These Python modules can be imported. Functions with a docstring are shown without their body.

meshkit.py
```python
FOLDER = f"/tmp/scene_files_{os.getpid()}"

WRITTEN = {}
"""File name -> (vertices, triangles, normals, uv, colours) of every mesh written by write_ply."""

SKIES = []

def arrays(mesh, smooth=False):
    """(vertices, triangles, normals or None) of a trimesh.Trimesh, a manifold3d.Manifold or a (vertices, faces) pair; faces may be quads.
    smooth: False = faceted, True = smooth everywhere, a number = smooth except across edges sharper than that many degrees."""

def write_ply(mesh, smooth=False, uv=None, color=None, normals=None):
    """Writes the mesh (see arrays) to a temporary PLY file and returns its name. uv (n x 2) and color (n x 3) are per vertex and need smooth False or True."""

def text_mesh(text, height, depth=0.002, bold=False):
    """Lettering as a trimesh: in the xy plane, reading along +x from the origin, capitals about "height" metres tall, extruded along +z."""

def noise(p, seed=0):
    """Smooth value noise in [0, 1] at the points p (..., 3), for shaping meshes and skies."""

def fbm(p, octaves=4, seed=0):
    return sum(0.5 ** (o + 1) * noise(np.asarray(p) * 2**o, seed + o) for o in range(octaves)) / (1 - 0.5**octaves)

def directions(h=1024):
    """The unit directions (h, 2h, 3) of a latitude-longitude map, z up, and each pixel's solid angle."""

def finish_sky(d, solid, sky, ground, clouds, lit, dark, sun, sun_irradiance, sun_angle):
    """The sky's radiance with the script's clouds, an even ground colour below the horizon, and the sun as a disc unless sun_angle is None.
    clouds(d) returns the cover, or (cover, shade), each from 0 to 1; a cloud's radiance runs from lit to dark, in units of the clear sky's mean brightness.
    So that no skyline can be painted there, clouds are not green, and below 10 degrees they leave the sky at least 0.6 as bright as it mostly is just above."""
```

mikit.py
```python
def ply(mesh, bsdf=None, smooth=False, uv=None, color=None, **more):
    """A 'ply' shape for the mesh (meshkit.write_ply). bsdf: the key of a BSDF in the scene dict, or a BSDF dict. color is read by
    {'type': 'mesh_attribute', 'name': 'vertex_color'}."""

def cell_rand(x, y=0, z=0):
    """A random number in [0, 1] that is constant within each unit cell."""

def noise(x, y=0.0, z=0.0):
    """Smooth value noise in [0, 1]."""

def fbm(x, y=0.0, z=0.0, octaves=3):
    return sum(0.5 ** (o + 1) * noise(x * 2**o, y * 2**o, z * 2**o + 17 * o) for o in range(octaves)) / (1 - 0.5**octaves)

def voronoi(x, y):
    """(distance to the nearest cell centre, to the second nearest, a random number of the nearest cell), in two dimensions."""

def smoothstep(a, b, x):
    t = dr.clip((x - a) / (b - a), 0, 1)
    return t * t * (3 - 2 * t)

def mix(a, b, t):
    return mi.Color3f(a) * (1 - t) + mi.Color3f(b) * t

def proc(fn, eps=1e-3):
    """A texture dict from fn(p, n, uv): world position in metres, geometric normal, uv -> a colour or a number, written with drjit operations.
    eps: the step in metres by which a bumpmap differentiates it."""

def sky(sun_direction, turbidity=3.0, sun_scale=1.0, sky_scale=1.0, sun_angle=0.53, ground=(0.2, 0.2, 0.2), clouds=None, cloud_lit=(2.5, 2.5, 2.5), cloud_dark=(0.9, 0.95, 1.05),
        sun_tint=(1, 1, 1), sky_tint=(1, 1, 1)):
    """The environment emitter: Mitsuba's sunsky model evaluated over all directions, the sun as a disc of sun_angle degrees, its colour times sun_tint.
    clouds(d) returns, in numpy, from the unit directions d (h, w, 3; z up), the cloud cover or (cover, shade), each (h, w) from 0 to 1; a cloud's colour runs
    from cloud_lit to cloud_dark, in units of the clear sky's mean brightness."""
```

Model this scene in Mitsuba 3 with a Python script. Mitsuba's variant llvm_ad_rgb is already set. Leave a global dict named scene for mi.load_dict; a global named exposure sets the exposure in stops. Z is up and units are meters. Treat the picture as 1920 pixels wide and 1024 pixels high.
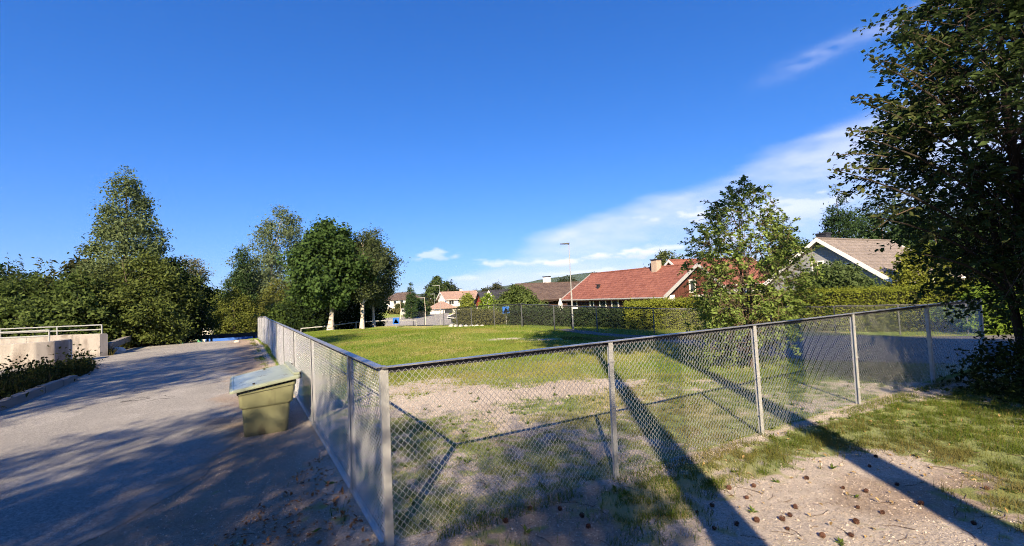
import math, random
import numpy as np, trimesh, drjit as dr, mitsuba as mi, mikit, meshkit
import shapely.geometry as sg
from scipy.interpolate import RegularGridInterpolator

T = mi.ScalarTransform4f
scene, labels = {}, {}

# ------------------------------------------------------------------ camera, sky, exposure
EYE = 1.64
PITCH, ROLL = math.atan(43 / 900 * math.cos(math.atan(0.047))), math.atan(0.047)
_f = np.array([0, math.cos(PITCH), math.sin(PITCH)])
_u = np.array([0, -math.sin(PITCH), math.cos(PITCH)]) * math.cos(ROLL) + np.array([1.0, 0, 0]) * math.sin(ROLL)
scene['camera'] = {'type': 'perspective', 'fov': 2 * math.degrees(math.atan(960 / 900)), 'fov_axis': 'x', 'near_clip': 0.05, 'far_clip': 9000.0,
                   'to_world': T().look_at(origin=[0, 0, EYE], target=[float(_f[0]), float(_f[1]), float(EYE + _f[2])], up=_u.tolist())}
exposure = 2.92
SUN = (-0.085, -1.0, 0.541)


def clouds(d):
    a = np.degrees(np.arctan2(d[..., 0], d[..., 1]))
    e = np.degrees(np.arcsin(np.clip(d[..., 2], -1, 1)))
    q = np.stack([a * 0.16, e * 0.55, a * 0 + 3], -1)
    n1 = meshkit.fbm(q, 5, 3)
    n2 = meshkit.fbm(np.stack([a * 0.05 + e * 0.25, e * 0.16 - a * 0.045, a * 0 + 9], -1), 5, 8)
    eb = np.interp(a, [-180, -120, -60, -20, -8, -5, 2.8, 15.4, 26.8, 38, 50, 70, 110, 180], [9, 12, 5, 1, 2.0, 3.6, 7.2, 10.7, 13.9, 16.4, 18.5, 20, 16, 9])
    ss = lambda x: np.clip(x, 0, 1) ** 2 * (3 - 2 * np.clip(x, 0, 1))
    veil = ss((eb - e + (n2 - 0.5) * 2.6) / 2.2) * np.clip(0.42 + 0.9 * (n2 - 0.25), 0.2, 0.95) * np.interp(a, [-20, -3, 8], [0.3, 0.8, 1.0])
    wisp = np.exp(-((e - 21.0 - 0.16 * (a - 31) - (n2 - 0.5) * 2) / 0.75) ** 2) * ss((a - 26) / 9) * ss((75 - a) / 20) * 0.24 * (0.4 + n1)
    n3 = meshkit.fbm(np.stack([a * 0.55 + e * .3, e * 1.9, a * 0 + 21], -1), 5, 13)
    wisp = wisp * np.clip(n3 * 2.2 - .3, 0, 1.3)
    veil = veil * np.clip(.62 + n3 * .75, 0, 1.25)
    cum, shade = np.zeros_like(a), np.zeros_like(a)
    for ca, ce, wa, we, s in ((-9.6, 5.2, 2.4, .55, .6), (-6.6, 5.0, .9, .3, .6), (17.2, 8.0, 2.0, .75, .8), (20.6, 8.1, 2.2, .8, .9), (13.2, 4.3, 3.4, .55, 1), (17.6, 4.6, 3.0, .6, .8),
                              (0.5, 3.9, 4.6, .5, .75), (5.6, 3.6, 2.2, .42, 1), (-6, 2.3, 4.5, .35, .5), (9, 2.3, 6, .4, .6), (31, 7.6, 5.5, 1.2, .6), (25, 5, 4, .6, .6), (-24.5, 2.2, 1.4, .5, .8),
                              (60, 9, 8, 1.6, .7), (85, 6, 9, 1.3, .6), (120, 8, 12, 2, .6), (165, 6, 14, 1.6, .6), (-150, 7, 12, 1.8, .6), (-95, 5, 9, 1.2, .6)):
        r = np.sqrt(((a - ca) / wa) ** 2 + ((e - ce) / we) ** 2) + (n1 - 0.5) * 1.6 + (n3 - .5) * 2.6
        k = ss((1.15 - r) / 0.8) * s
        shade = np.where(k > cum, ss((ce + 0.15 - e) / (1.3 * we)) * 0.8, shade)
        cum = np.maximum(cum, k)
    low = .5 * np.exp(-np.clip(e, 0, 90) / 5.0)
    cover = 1 - (1 - low) * (1 - veil * 0.74) * (1 - np.clip(wisp, 0, 1)) * (1 - cum * 0.85)
    return np.clip(cover, 0, 1), np.clip(shade * cum + 0.45 * (1 - cum), 0, 1)


scene['sky'] = mikit.sky(SUN, turbidity=3, clouds=clouds, cloud_lit=(3.5, 3.55, 4.1), cloud_dark=(2.3, 2.6, 3.5), sky_scale=0.55, sky_tint=(0.27, 0.73, 1.54), sun_tint=(0.98, 1.0, 1.04))

# ------------------------------------------------------------------ helpers
E1, E2 = np.array([0.866, 0.5]), np.array([-0.488, 0.873])     # the directions of the two runs of the fence
CORNER = np.array([-0.92, 3.28])


def key_for(name):
    if name not in scene and name not in labels:
        return name
    k = 1
    while f'{name}_{k:03d}' in scene or f'{name}_{k:03d}' in labels:
        k += 1
    return f'{name}_{k:03d}'


def tag(key, label=None, cat=None, group=None, kind=None):
    d = {k: v for k, v in (('label', label), ('category', cat), ('group', group), ('kind', kind)) if v}
    if d:
        labels[key] = d


def thing(name, label, cat, group=None):
    key = key_for(name)
    tag(key, label, cat, group)
    return key


def add(name, mesh, m, label=None, cat=None, group=None, kind=None, smooth=False, parent=None, **more):
    key = key_for(f'{parent}__{name}' if parent else name)
    scene[key] = mikit.ply(mesh, m, smooth=smooth, **more)
    tag(key, label, cat, group, kind)
    return key


def put(name, shape, parent=None, kind=None, **more):
    key = key_for(f'{parent}__{name}' if parent else name)
    scene[key] = {**shape, **more}
    tag(key, kind=kind)
    return key


def bx(x0, x1, y0, y1, z0, z1):
    b = trimesh.creation.box((abs(x1 - x0), abs(y1 - y0), abs(z1 - z0)))
    b.apply_translation(((x0 + x1) / 2, (y0 + y1) / 2, (z0 + z1) / 2))
    return b


def cat(ms):
    return trimesh.util.concatenate(ms)


def tube(pts, rad, sides=8, cap=True):
    """A tapered tube along a polyline."""
    pts = np.asarray(pts, float)
    rad = np.broadcast_to(np.asarray(rad, float), (len(pts),))
    d = np.gradient(pts, axis=0)
    d /= np.linalg.norm(d, axis=1, keepdims=True) + 1e-12
    ref = np.array([1.0, 0.13, 0]) if abs(d[:, 0]).mean() < 0.8 else np.array([0, 0.2, 1.0])
    a = np.cross(d, ref)
    a /= np.linalg.norm(a, axis=1, keepdims=True)
    b = np.cross(d, a)
    th = np.arange(sides) * 2 * np.pi / sides
    v = (pts[:, None] + rad[:, None, None] * (np.cos(th)[None, :, None] * a[:, None] + np.sin(th)[None, :, None] * b[:, None])).reshape(-1, 3)
    f = []
    for i in range(len(pts) - 1):
        for k in range(sides):
            p, q = i * sides + k, i * sides + (k + 1) % sides
            f += [[p, q, q + sides], [p, q + sides, p + sides]]
    if cap:
        n = len(v)
        v = np.vstack([v, pts[:1], pts[-1:]])
        last = (len(pts) - 1) * sides
        for k in range(sides):
            f += [[n, (k + 1) % sides, k], [n + 1, last + k, last + (k + 1) % sides]]
    return trimesh.Trimesh(v, np.array(f), process=False)


def place(mesh, origin, ang):
    """A mesh in local coordinates turned by ang about z and moved to origin."""
    m = mesh.copy()
    c, s = math.cos(ang), math.sin(ang)
    v = np.array(m.vertices)
    m.vertices = np.stack([v[:, 0] * c - v[:, 1] * s + origin[0], v[:, 0] * s + v[:, 1] * c + origin[1], v[:, 2] + origin[2]], 1)
    return m


def extrude_x(poly, x0, x1):
    """A (y, z) polygon extruded along x."""
    m = trimesh.creation.extrude_polygon(sg.Polygon(poly).buffer(0), x1 - x0, engine='earcut')
    v = np.array(m.vertices)
    m.vertices = np.stack([v[:, 2] + x0, v[:, 0], v[:, 1]], 1)
    return m


# ------------------------------------------------------------------ terrain
CTRL = np.array([(0, 0, 0), (-10, 0, 0), (10, 0, 0), (0, -20, 0), (-20, -20, 0), (20, -20, 0), (-10, 10, 0), (-10, 15, 0), (-13, 22, 0), (-16, 18, 0), (-20, 10, 0), (-16, 24, 0), (-25, 22, 0.1), (-3, 6, 0), (3, 6, 0),
                 (6, 8, 0), (-4, 12, 0), (-5, 16, .14), (-3, 21, .27), (-8, 21, .18), (-9, 26, .08), (-12, 30, 0.02), (1, 17, .1), (-1, 24, .12), (2.6, 20.5, -.02), (5.6, 19.4, -.2), (5, 15, -.02), (9, 13, -.06), (9.9, 18.6, -.36), (16, 17.3, -.5), (15, 12, -.28), (22, 16, -.5), (12, 9, -.1),
                 (11, 38, -1.15), (5, 30, -.7), (0, 45, -1.5), (25, 33, -1.0), (15, 25, -.8), (-3, 31, -.3), (-10, 34, -.1), (-8, 40, -.7), (-14, 36, -.4), (-14, 28, -.1), (-18, 31, -.75), (-24, 38, -1.35), (-30, 45, -1.6), (-30, 60, -2.2), (-40, 40, -.9), (0, 70, -2), (-12, 62, -1.75), (-20, 90, -1.95),
                 (-15, 120, -1.9), (-15, 170, -1.9), (-40, 170, -1.4), (30, 60, -1.3), (60, 60, -1), (60, 20, -.6), (-50, 15, 0.2), (100, 150, -2), (-100, 150, -2), (50, -40, 0), (-50, -40, 0), (0, 300, -2.5), (250, 300, -2.5), (-250, 300, -2.5), (250, 0, -1), (-250, 0, 0)], float)


def height_raw(x, y):
    x, y = np.asarray(x, float), np.asarray(y, float)
    d2 = (x[..., None] - CTRL[:, 0]) ** 2 + (y[..., None] - CTRL[:, 1]) ** 2
    w = 1 / (d2 + 3.0) ** 2.0
    z = (w * CTRL[:, 2]).sum(-1) / w.sum(-1)
    r = np.hypot(x, y)
    p = np.stack([x, y, 0 * x], -1)
    z = z + 0.02 * (meshkit.fbm(p * 0.9, 3, 5) - 0.5) * np.clip(1 - r / 60, 0, 1)
    return z + (-3 - z) * np.clip((r - 320) / 300, 0, 1)


def axis(lo, hi, step, far, g):
    c = list(np.arange(lo, hi + 1e-6, step))
    s, x = step, lo
    left = []
    while x > -far:
        s *= g
        x -= s
        left.append(x)
    s, x = step, hi
    right = []
    while x < far:
        s *= g
        x += s
        right.append(x)
    return np.array(left[::-1] + c + right)


GX, GY = axis(-14, 14, 0.16, 6000, 1.07), axis(-1, 26, 0.16, 6000, 1.07)
_X, _Y = np.meshgrid(GX, GY, indexing='ij')
GZ = height_raw(_X, _Y)
ground_z = RegularGridInterpolator((GX, GY), GZ)


def hz(x, y):
    return float(ground_z([[x, y]])[0])


def grid_mesh(X, Y, Z):
    nx, ny = X.shape
    i = np.arange(nx * ny).reshape(nx, ny)
    a, b, c, d = i[:-1, :-1].ravel(), i[1:, :-1].ravel(), i[1:, 1:].ravel(), i[:-1, 1:].ravel()
    return trimesh.Trimesh(np.stack([X.ravel(), Y.ravel(), Z.ravel()], 1), np.vstack([np.stack([a, b, c], 1), np.stack([a, c, d], 1)]), process=False)


def sheet(poly, lift, step=0.35):
    """A sheet of the polygon that lies on the terrain."""
    v, f = trimesh.creation.triangulate_polygon(sg.Polygon(poly).buffer(0).segmentize(step), engine='earcut')
    m = trimesh.Trimesh(np.column_stack([v, np.zeros(len(v))]), f, process=False)
    for _ in range(9):
        if m.edges_unique_length.max() < step * 2.2 or len(m.faces) > 60000:
            break
        m = m.subdivide_to_size(step * 2, max_iter=12) if len(m.faces) < 4000 else m.subdivide()
    v = np.array(m.vertices)
    v[:, 2] = ground_z(v[:, :2]) + lift
    m.vertices = v
    if m.face_normals[:, 2].mean() < 0:
        m.invert()
    return m


# how much grass grows at a place, from 0 to 1 (the same formula for the soil's colour and for the blades)
class NP:
    sin, exp = staticmethod(np.sin), staticmethod(np.exp)
    clip = staticmethod(lambda x: np.clip(x, 0, 1))


class DR:
    sin, exp = staticmethod(dr.sin), staticmethod(dr.exp)
    clip = staticmethod(lambda x: dr.clip(x, 0, 1))


def wobble(x, y, S):
    a = S.sin(x * 1.7 + 1.3 * S.sin(y * 1.1 + 0.7)) * S.sin(y * 1.9 + 1.1 * S.sin(x * 1.3))
    b = S.sin(x * 4.3 + 1.7 * S.sin(y * 3.1 + 2.0)) * S.sin(y * 4.9 + 1.4 * S.sin(x * 3.7 + 1.0))
    c = S.sin(x * 11.3 + 1.9 * S.sin(y * 8.1)) * S.sin(y * 12.7 + 1.6 * S.sin(x * 9.7))
    return a * 0.5 + b * 0.33 + c * 0.3


def blob(x, y, cx, cy, rx, ry, S):
    return S.exp(-((x - cx) * (x - cx) / (rx * rx) + (y - cy) * (y - cy) / (ry * ry)) * 1.0)


def grass_cover(x, y, S):
    n = wobble(x, y, S)
    u, v = (x + 0.92) * 0.866 + (y - 3.28) * 0.5, (x + 0.92) * -0.488 + (y - 3.28) * 0.873
    inside = S.clip(u * 6) * S.clip(v * 6)
    lawn = S.clip((y + 0.35 * x - 9.4) * 1.1 + n * 0.5)
    gravel = blob(x, y, -0.9, 7.8, 1.9, 1.5, S) + 0.6 * blob(x, y, 1.2, 8.5, 1.2, 0.6, S) + 0.45 * blob(x, y, 5.2, 7.6, 1.6, 0.9, S)
    g_in = S.clip(lawn + 0.84 + n * 0.75 - gravel * 0.98 * (1 - lawn) + 0.35 * blob(x, y, 2.2, 7.2, 1.1, 1.4, S))
    bare = 0.85 * blob(x, y, -0.5, 17.5, 1.1, .6, S) + 0.8 * blob(x, y, 1.2, 16.6, .9, .5, S) + 0.6 * blob(x, y, -5.2, 13.4, .9, .4, S)
    g_in = S.clip(g_in - bare * (0.7 + n * 0.5))
    right = S.clip(v * -6)
    strip = blob(u, v, 3.6, -0.35, 2.2, 0.45, S) + blob(u, v, 5.6, -0.9, 1.9, 0.9, S) + 1.0 * blob(x, y, 4.7, 4.2, 1.5, 1.0, S) + 0.75 * blob(x, y, 4.2, 3.2, 1.0, 0.6, S) + .8 * blob(x, y, 1.0, 3.7, .5, .45, S)
    strip = strip + 0.8 * blob(u, v, 7.8, -.5, 1.8, .6, S)
    g_out = S.clip(strip * 1.08 + n * 0.95 - 0.1 - 1.3 * blob(x, y, 2.0, 3.5, 0.75, 0.65, S) - 0.9 * blob(x, y, 3.2, 4.15, 0.55, 0.4, S))
    left = S.clip(u * -6)
    edge = S.clip((0.42 + u + n * 0.25) * 3) * S.clip((v - 6.2) * 2) + S.clip((0.35 + u + n * 0.4) * 2.5) * S.clip((1.2 - v) * 2) * 0.75
    g_left = S.clip(edge + n * 0.3 - 0.15)
    far = S.clip((y - 26) * 0.4)
    return S.clip(inside * g_in * (1 - right) + right * (1 - left) * g_out + left * g_left + far)


# ------------------------------------------------------------------ materials
N, FBM, C3 = mikit.noise, mikit.fbm, mi.Color3f


def two(d):
    return {'type': 'twosided', 'b': d}


def mat(key, d):
    scene[key] = d
    return key


def princ(color, rough=0.7, **k):
    return {'type': 'principled', 'base_color': color if isinstance(color, dict) else {'type': 'rgb', 'value': list(color)}, 'roughness': rough, **k}


def ground_col(p, n, uv):
    c = grass_cover(p.x, p.y, DR)
    fine = FBM(p.x * 9, p.y * 9, 1.0, 3)
    speck = N(p.x * 55, p.y * 55, 2.0)
    grit = N(p.x * 120, p.y * 120, 5.0)
    side = dr.clip(((p.x + 0.92) * 0.866 + (p.y - 3.28) * 0.5) * -3, 0, 1)
    gravel = mikit.mix((0.265, 0.235, 0.205), (0.415, 0.37, 0.325), fine * 0.6 + speck * 0.5) * (0.72 + 0.5 * grit)
    soil = mikit.mix((0.10, 0.072, 0.05), (0.27, 0.21, 0.165), FBM(p.x * 1.3, p.y * 1.3, 3.0, 4) * 0.9 + speck * 0.3 - 0.08) * (0.72 + 0.5 * grit)
    litter = mikit.smoothstep(0.42, 0.66, FBM(p.x * 1.1 + 7, p.y * 1.1, 4.0, 4)) * 0.75
    base = mikit.mix(gravel, soil, dr.maximum(side * 0.75, litter * dr.clip(1 - (p.y - 5) * 0.3, 0.25, 1)))
    dry = mikit.smoothstep(0.52, 0.75, FBM(p.x * 0.8, p.y * 0.8, 7.0, 4))
    green = mikit.mix(mikit.mix((0.085, 0.135, 0.025), (0.17, 0.215, 0.045), fine), (0.27, 0.235, 0.10), dry * 0.75)
    tuft = N(p.x * 13, p.y * 13, 9.0)
    near = dr.clip(1.6 - dr.sqrt(p.x * p.x + p.y * p.y) * 0.12, 0, 1)
    t = mikit.smoothstep(0.22, 0.74, c + (fine - 0.5) * 0.5 + (tuft - 0.55) * 0.9 * near) * (1 - 0.25 * near)
    return mikit.mix(base, green, t)


def asphalt_col(p, n, uv):
    big = FBM(p.x * 0.35, p.y * 0.35, 1.0, 3)
    spot = N(p.x * 65, p.y * 65, 3.0)
    fine = N(p.x * 150, p.y * 150, 8.0)
    worn = mikit.smoothstep(0.5, 0.75, FBM(p.x * 1.6, p.y * 1.6, 5.0, 4))
    c = mikit.mix((0.165, 0.162, 0.155), (0.255, 0.250, 0.240), big * 0.7 + worn * 0.4) * (0.6 + 0.5 * spot + 0.35 * fine)
    pebble = mikit.smoothstep(0.83, 0.9, N(p.x * 42 + 9, p.y * 42, 11.0))
    crack = dr.abs(FBM(p.x * 0.55 + 4, p.y * 0.55, 6.0, 4) - 0.5)
    line = mikit.smoothstep(0.004, 0.001, crack) * mikit.smoothstep(0.5, 0.6, N(p.x * 0.3, p.y * 0.3, 4.0))
    c = mikit.mix(c, (0.42, 0.39, 0.36), pebble * 0.35)
    c = mikit.mix(c, (0.04, 0.038, 0.037), line * 0.85)
    u = (p.x + 0.92) * 0.866 + (p.y - 3.28) * 0.5
    edge = dr.minimum(-u - 0.72, -(p.x + 3.0))
    dirt = mikit.smoothstep(0.55, 0.0, edge + (FBM(p.x * 2.5, p.y * 2.5, 7.0, 4) - 0.5) * 1.1) * dr.select(p.y < 26, 1.0, 0.0) * dr.select(p.x < 0, 1.0, 0.0)
    return mikit.mix(c, mikit.mix((0.13, 0.10, 0.075), (0.27, 0.215, 0.17), big * 0.7 + spot * 0.4), dirt * 0.8)


def asphalt_painted_shade_col(p, n, uv):  # path asphalt, its colour lowered to carry the tree shade lying on it
    return mikit.mix((0.065, 0.065, 0.067), (0.13, 0.127, 0.122), FBM(p.x * 0.6, p.y * 0.6, 2.0, 4)) * (0.7 + 0.6 * N(p.x * 40, p.y * 40, 3.0))


def gravel_bump(p, n, uv):
    return N(p.x * 60, p.y * 60, p.z * 60) * 0.6 + N(p.x * 130, p.y * 130, 3.0) * 0.4 + FBM(p.x * 7, p.y * 7, 1.0, 2) * 1.2


def concrete_col(p, n, uv):
    a = FBM(p.x * 1.6, p.y * 1.6, p.z * 1.2, 4)
    streak = FBM((p.x + p.y) * 5, (p.x - p.y) * 5, p.z * 0.7, 3)
    c = mikit.mix((0.21, 0.20, 0.19), (0.42, 0.395, 0.37), a * 0.5 + streak * 0.6)
    jx = p.x / 2.4 - dr.floor(p.x / 2.4)
    c = c * (1 - 0.55 * mikit.smoothstep(0.008, 0.003, dr.abs(jx - 0.5))) * (1 - 0.35 * mikit.smoothstep(0.22, 0.0, p.z + (a - .5) * .3))
    return mikit.mix(c, (0.13, 0.11, 0.10), mikit.smoothstep(0.5, 0.72, FBM(p.x * 2.6 + 3, p.y * 2.6, p.z * 0.8, 4)) * 0.75)


def galv_col(p, n, uv):
    return mikit.mix((0.40, 0.42, 0.44), (0.60, 0.62, 0.63), FBM(p.x * 14, p.y * 14, p.z * 9, 3)) * (0.85 + 0.25 * N(p.x * 60, p.y * 60, p.z * 40))


def bark_col(p, n, uv):
    return mikit.mix((0.045, 0.032, 0.024), (0.17, 0.125, 0.095), FBM(p.x * 16, p.y * 16, p.z * 4, 4))


def pale_bark_col(p, n, uv):
    mark = mikit.smoothstep(0.6, 0.7, N(p.x * 3, p.y * 3, p.z * 9))
    return mikit.mix(mikit.mix((0.42, 0.37, 0.32), (0.66, 0.61, 0.55), FBM(p.x * 5, p.y * 5, p.z * 3, 3)), (0.07, 0.055, 0.05), mark * 0.8)


def bin_col(p, n, uv):
    a = FBM(p.x * 5, p.y * 5, p.z * 5, 4)
    c = mikit.mix((0.165, 0.175, 0.095), (0.245, 0.252, 0.15), a)
    dirt = mikit.smoothstep(0.22, 0.0, p.z + (a - 0.5) * 0.25) * 0.6 + mikit.smoothstep(0.58, 0.75, FBM(p.x * 9, p.y * 9, p.z * 2.5, 4)) * 0.4
    return mikit.mix(c, (0.085, 0.075, 0.05), dirt)


def lid_col(p, n, uv):
    a = FBM(p.x * 4, p.y * 4, p.z * 4, 4)
    c = mikit.mix((0.23, 0.27, 0.20), (0.33, 0.37, 0.30), a)
    return mikit.mix(c, (0.10, 0.09, 0.07), mikit.smoothstep(0.6, 0.8, FBM(p.x * 8, p.y * 8, 4.0, 4)) * 0.5)


def tile_col(c0, c1, dx, dy, w):
    def fn(p, n, uv):
        s = p.x * dx + p.y * dy
        k = mikit.cell_rand(dr.floor(s / w), dr.floor(p.z / 0.165), 3.0)
        return mikit.mix(c0, c1, k * 0.55 + FBM(p.x * 0.7, p.y * 0.7, p.z * 1.2, 4) * 0.6) * (0.9 + 0.2 * N(p.x * 9, p.y * 9, p.z * 9))
    return fn


def boards_col(c0, c1, dx, dy):
    def fn(p, n, uv):
        s = (p.x * dx + p.y * dy) / 0.14
        f = s - dr.floor(s)
        gap = mikit.smoothstep(0.07, 0.0, f) + mikit.smoothstep(0.93, 1.0, f)
        return mikit.mix(c0, c1, mikit.cell_rand(dr.floor(s), 2.0, 1.0) * 0.6 + 0.5 * FBM(s * 3, p.z * 0.6, 1.0, 3)) * (1 - 0.6 * gap)
    return fn


def hill_col(p, n, uv):
    a = FBM(p.x * 0.012, p.y * 0.012, p.z * 0.02, 4)
    b = N(p.x * 0.11, p.y * 0.11, p.z * 0.11)
    return mikit.mix((0.020, 0.034, 0.022), (0.050, 0.070, 0.040), a * 0.6 + b * 0.5)


mat('mat_ground', {'type': 'bumpmap', 'arbitrary': mikit.proc(gravel_bump, eps=4e-3), 'scale': 0.009, 'b': princ(mikit.proc(ground_col), 0.95, specular=0.15)})
mat('mat_asphalt', {'type': 'bumpmap', 'arbitrary': mikit.proc(gravel_bump, eps=4e-3), 'scale': 0.006, 'b': princ(mikit.proc(asphalt_col), 0.85, specular=0.25)})
mat('mat_asphalt_painted_shade', princ(mikit.proc(asphalt_painted_shade_col), 0.9, specular=0.2))
mat('mat_concrete', princ(mikit.proc(concrete_col), 0.9, specular=0.2))
mat('mat_galvanised', princ(mikit.proc(galv_col), 0.38, metallic=0.75))
mat('mat_post', princ(mikit.proc(lambda p, n, uv: mikit.mix((0.36, 0.38, 0.395), (0.53, 0.545, 0.555), FBM(p.x * 10, p.y * 10, p.z * 7, 3)) * (0.85 + 0.25 * N(p.x * 50, p.y * 50, p.z * 30))), 0.42, metallic=0.25))
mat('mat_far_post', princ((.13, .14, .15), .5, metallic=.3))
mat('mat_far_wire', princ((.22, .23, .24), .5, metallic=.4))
mat('mat_steel_painted_shade', princ((.05, .055, .065), .5, metallic=.3))  # rail web steel, coloured near black for the shade under the flange
mat('mat_wire', princ((0.60, 0.62, 0.64), 0.32, metallic=0.55))
mat('mat_bark', princ(mikit.proc(bark_col), 0.95))
mat('mat_dark_bark', princ((.035, .028, .022), .95))
mat('mat_pale_bark', princ(mikit.proc(pale_bark_col), 0.85))
mat('mat_bin', princ(mikit.proc(bin_col), 0.45))
mat('mat_lid', princ(mikit.proc(lid_col), 0.25))
VC = {'type': 'mesh_attribute', 'name': 'vertex_color'}
mat('mat_leaf', {'type': 'principledthin', 'base_color': VC, 'roughness': 0.42, 'diff_trans': 0.65, 'eta': 1.4})
mat('mat_needle', {'type': 'principledthin', 'base_color': VC, 'roughness': 0.6, 'diff_trans': 0.35, 'eta': 1.3})
mat('mat_grass', {'type': 'principledthin', 'base_color': VC, 'roughness': 0.6, 'diff_trans': 0.7, 'eta': 1.3})
mat('mat_colour', two(princ(VC, 0.9)))
mat('mat_hill', princ(mikit.proc(hill_col), 1.0, specular=0.0))
for k, c, r in (('white', (0.78, 0.77, 0.74), 0.6), ('cream', (0.66, 0.58, 0.47), 0.7), ('dark', (0.025, 0.025, 0.028), 0.5), ('rubber', (0.03, 0.03, 0.03), 0.8), ('blue', (0.03, 0.13, 0.52), 0.45), ('sign_blue', (0.02, 0.13, 0.50), 0.35),
                ('green_paint', (0.10, 0.36, 0.20), 0.5), ('grey_render', (0.25, 0.27, 0.30), 0.85), ('grey', (0.35, 0.36, 0.37), 0.5), ('stone', (0.50, 0.45, 0.40), 0.9), ('chimney', (0.42, 0.34, 0.27), 0.9), ('pale_stone', (0.62, 0.59, 0.55), 0.9),
                ('beam', (0.15, 0.145, 0.14), 0.9), ('rust', (0.16, 0.045, 0.025), 0.8), ('weathered_green', (0.28, 0.31, 0.22), 0.7), ('red_paint', (0.30, 0.035, 0.025), 0.6), ('black_shadow_gap', (0.02, 0.018, 0.016), 0.9)):
    mat('mat_' + k, princ(c, r))
mat('mat_glass', princ((0.03, 0.035, 0.04), 0.06, specular=0.8))
mat('mat_steel_white', princ((0.36, 0.38, 0.375), 0.4, metallic=0.2))

# ------------------------------------------------------------------ ground, roads, hills
add('ground', grid_mesh(_X, _Y, GZ), 'mat_ground', kind='structure', smooth=True)
ROAD = [(-2.7, -16), (-2.75, 2.6), (-3.05, 3.6), (-3.2, 4.9), (-3.45, 6.0), (-4.4, 8.0), (-5.6, 10.2), (-6.75, 12.2), (-8.4, 14.9), (-10.1, 17.9), (-12.0, 21.0), (-13.4, 23.4), (-15.6, 27), (-18.5, 34),
        (-24.5, 34), (-22.3, 29.5), (-20.6, 27.4), (-18.9, 24.0), (-17.2, 20.6), (-16.15, 19.25), (-26, 20.6), (-27, 17.2), (-15.3, 17.0), (-14.75, 16.5), (-13.5, 15.6), (-12.4, 14.2), (-10.95, 11.75), (-9.45, 8.85), (-8.2, 6.4), (-8.0, 2), (-8.0, -16)]
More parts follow.
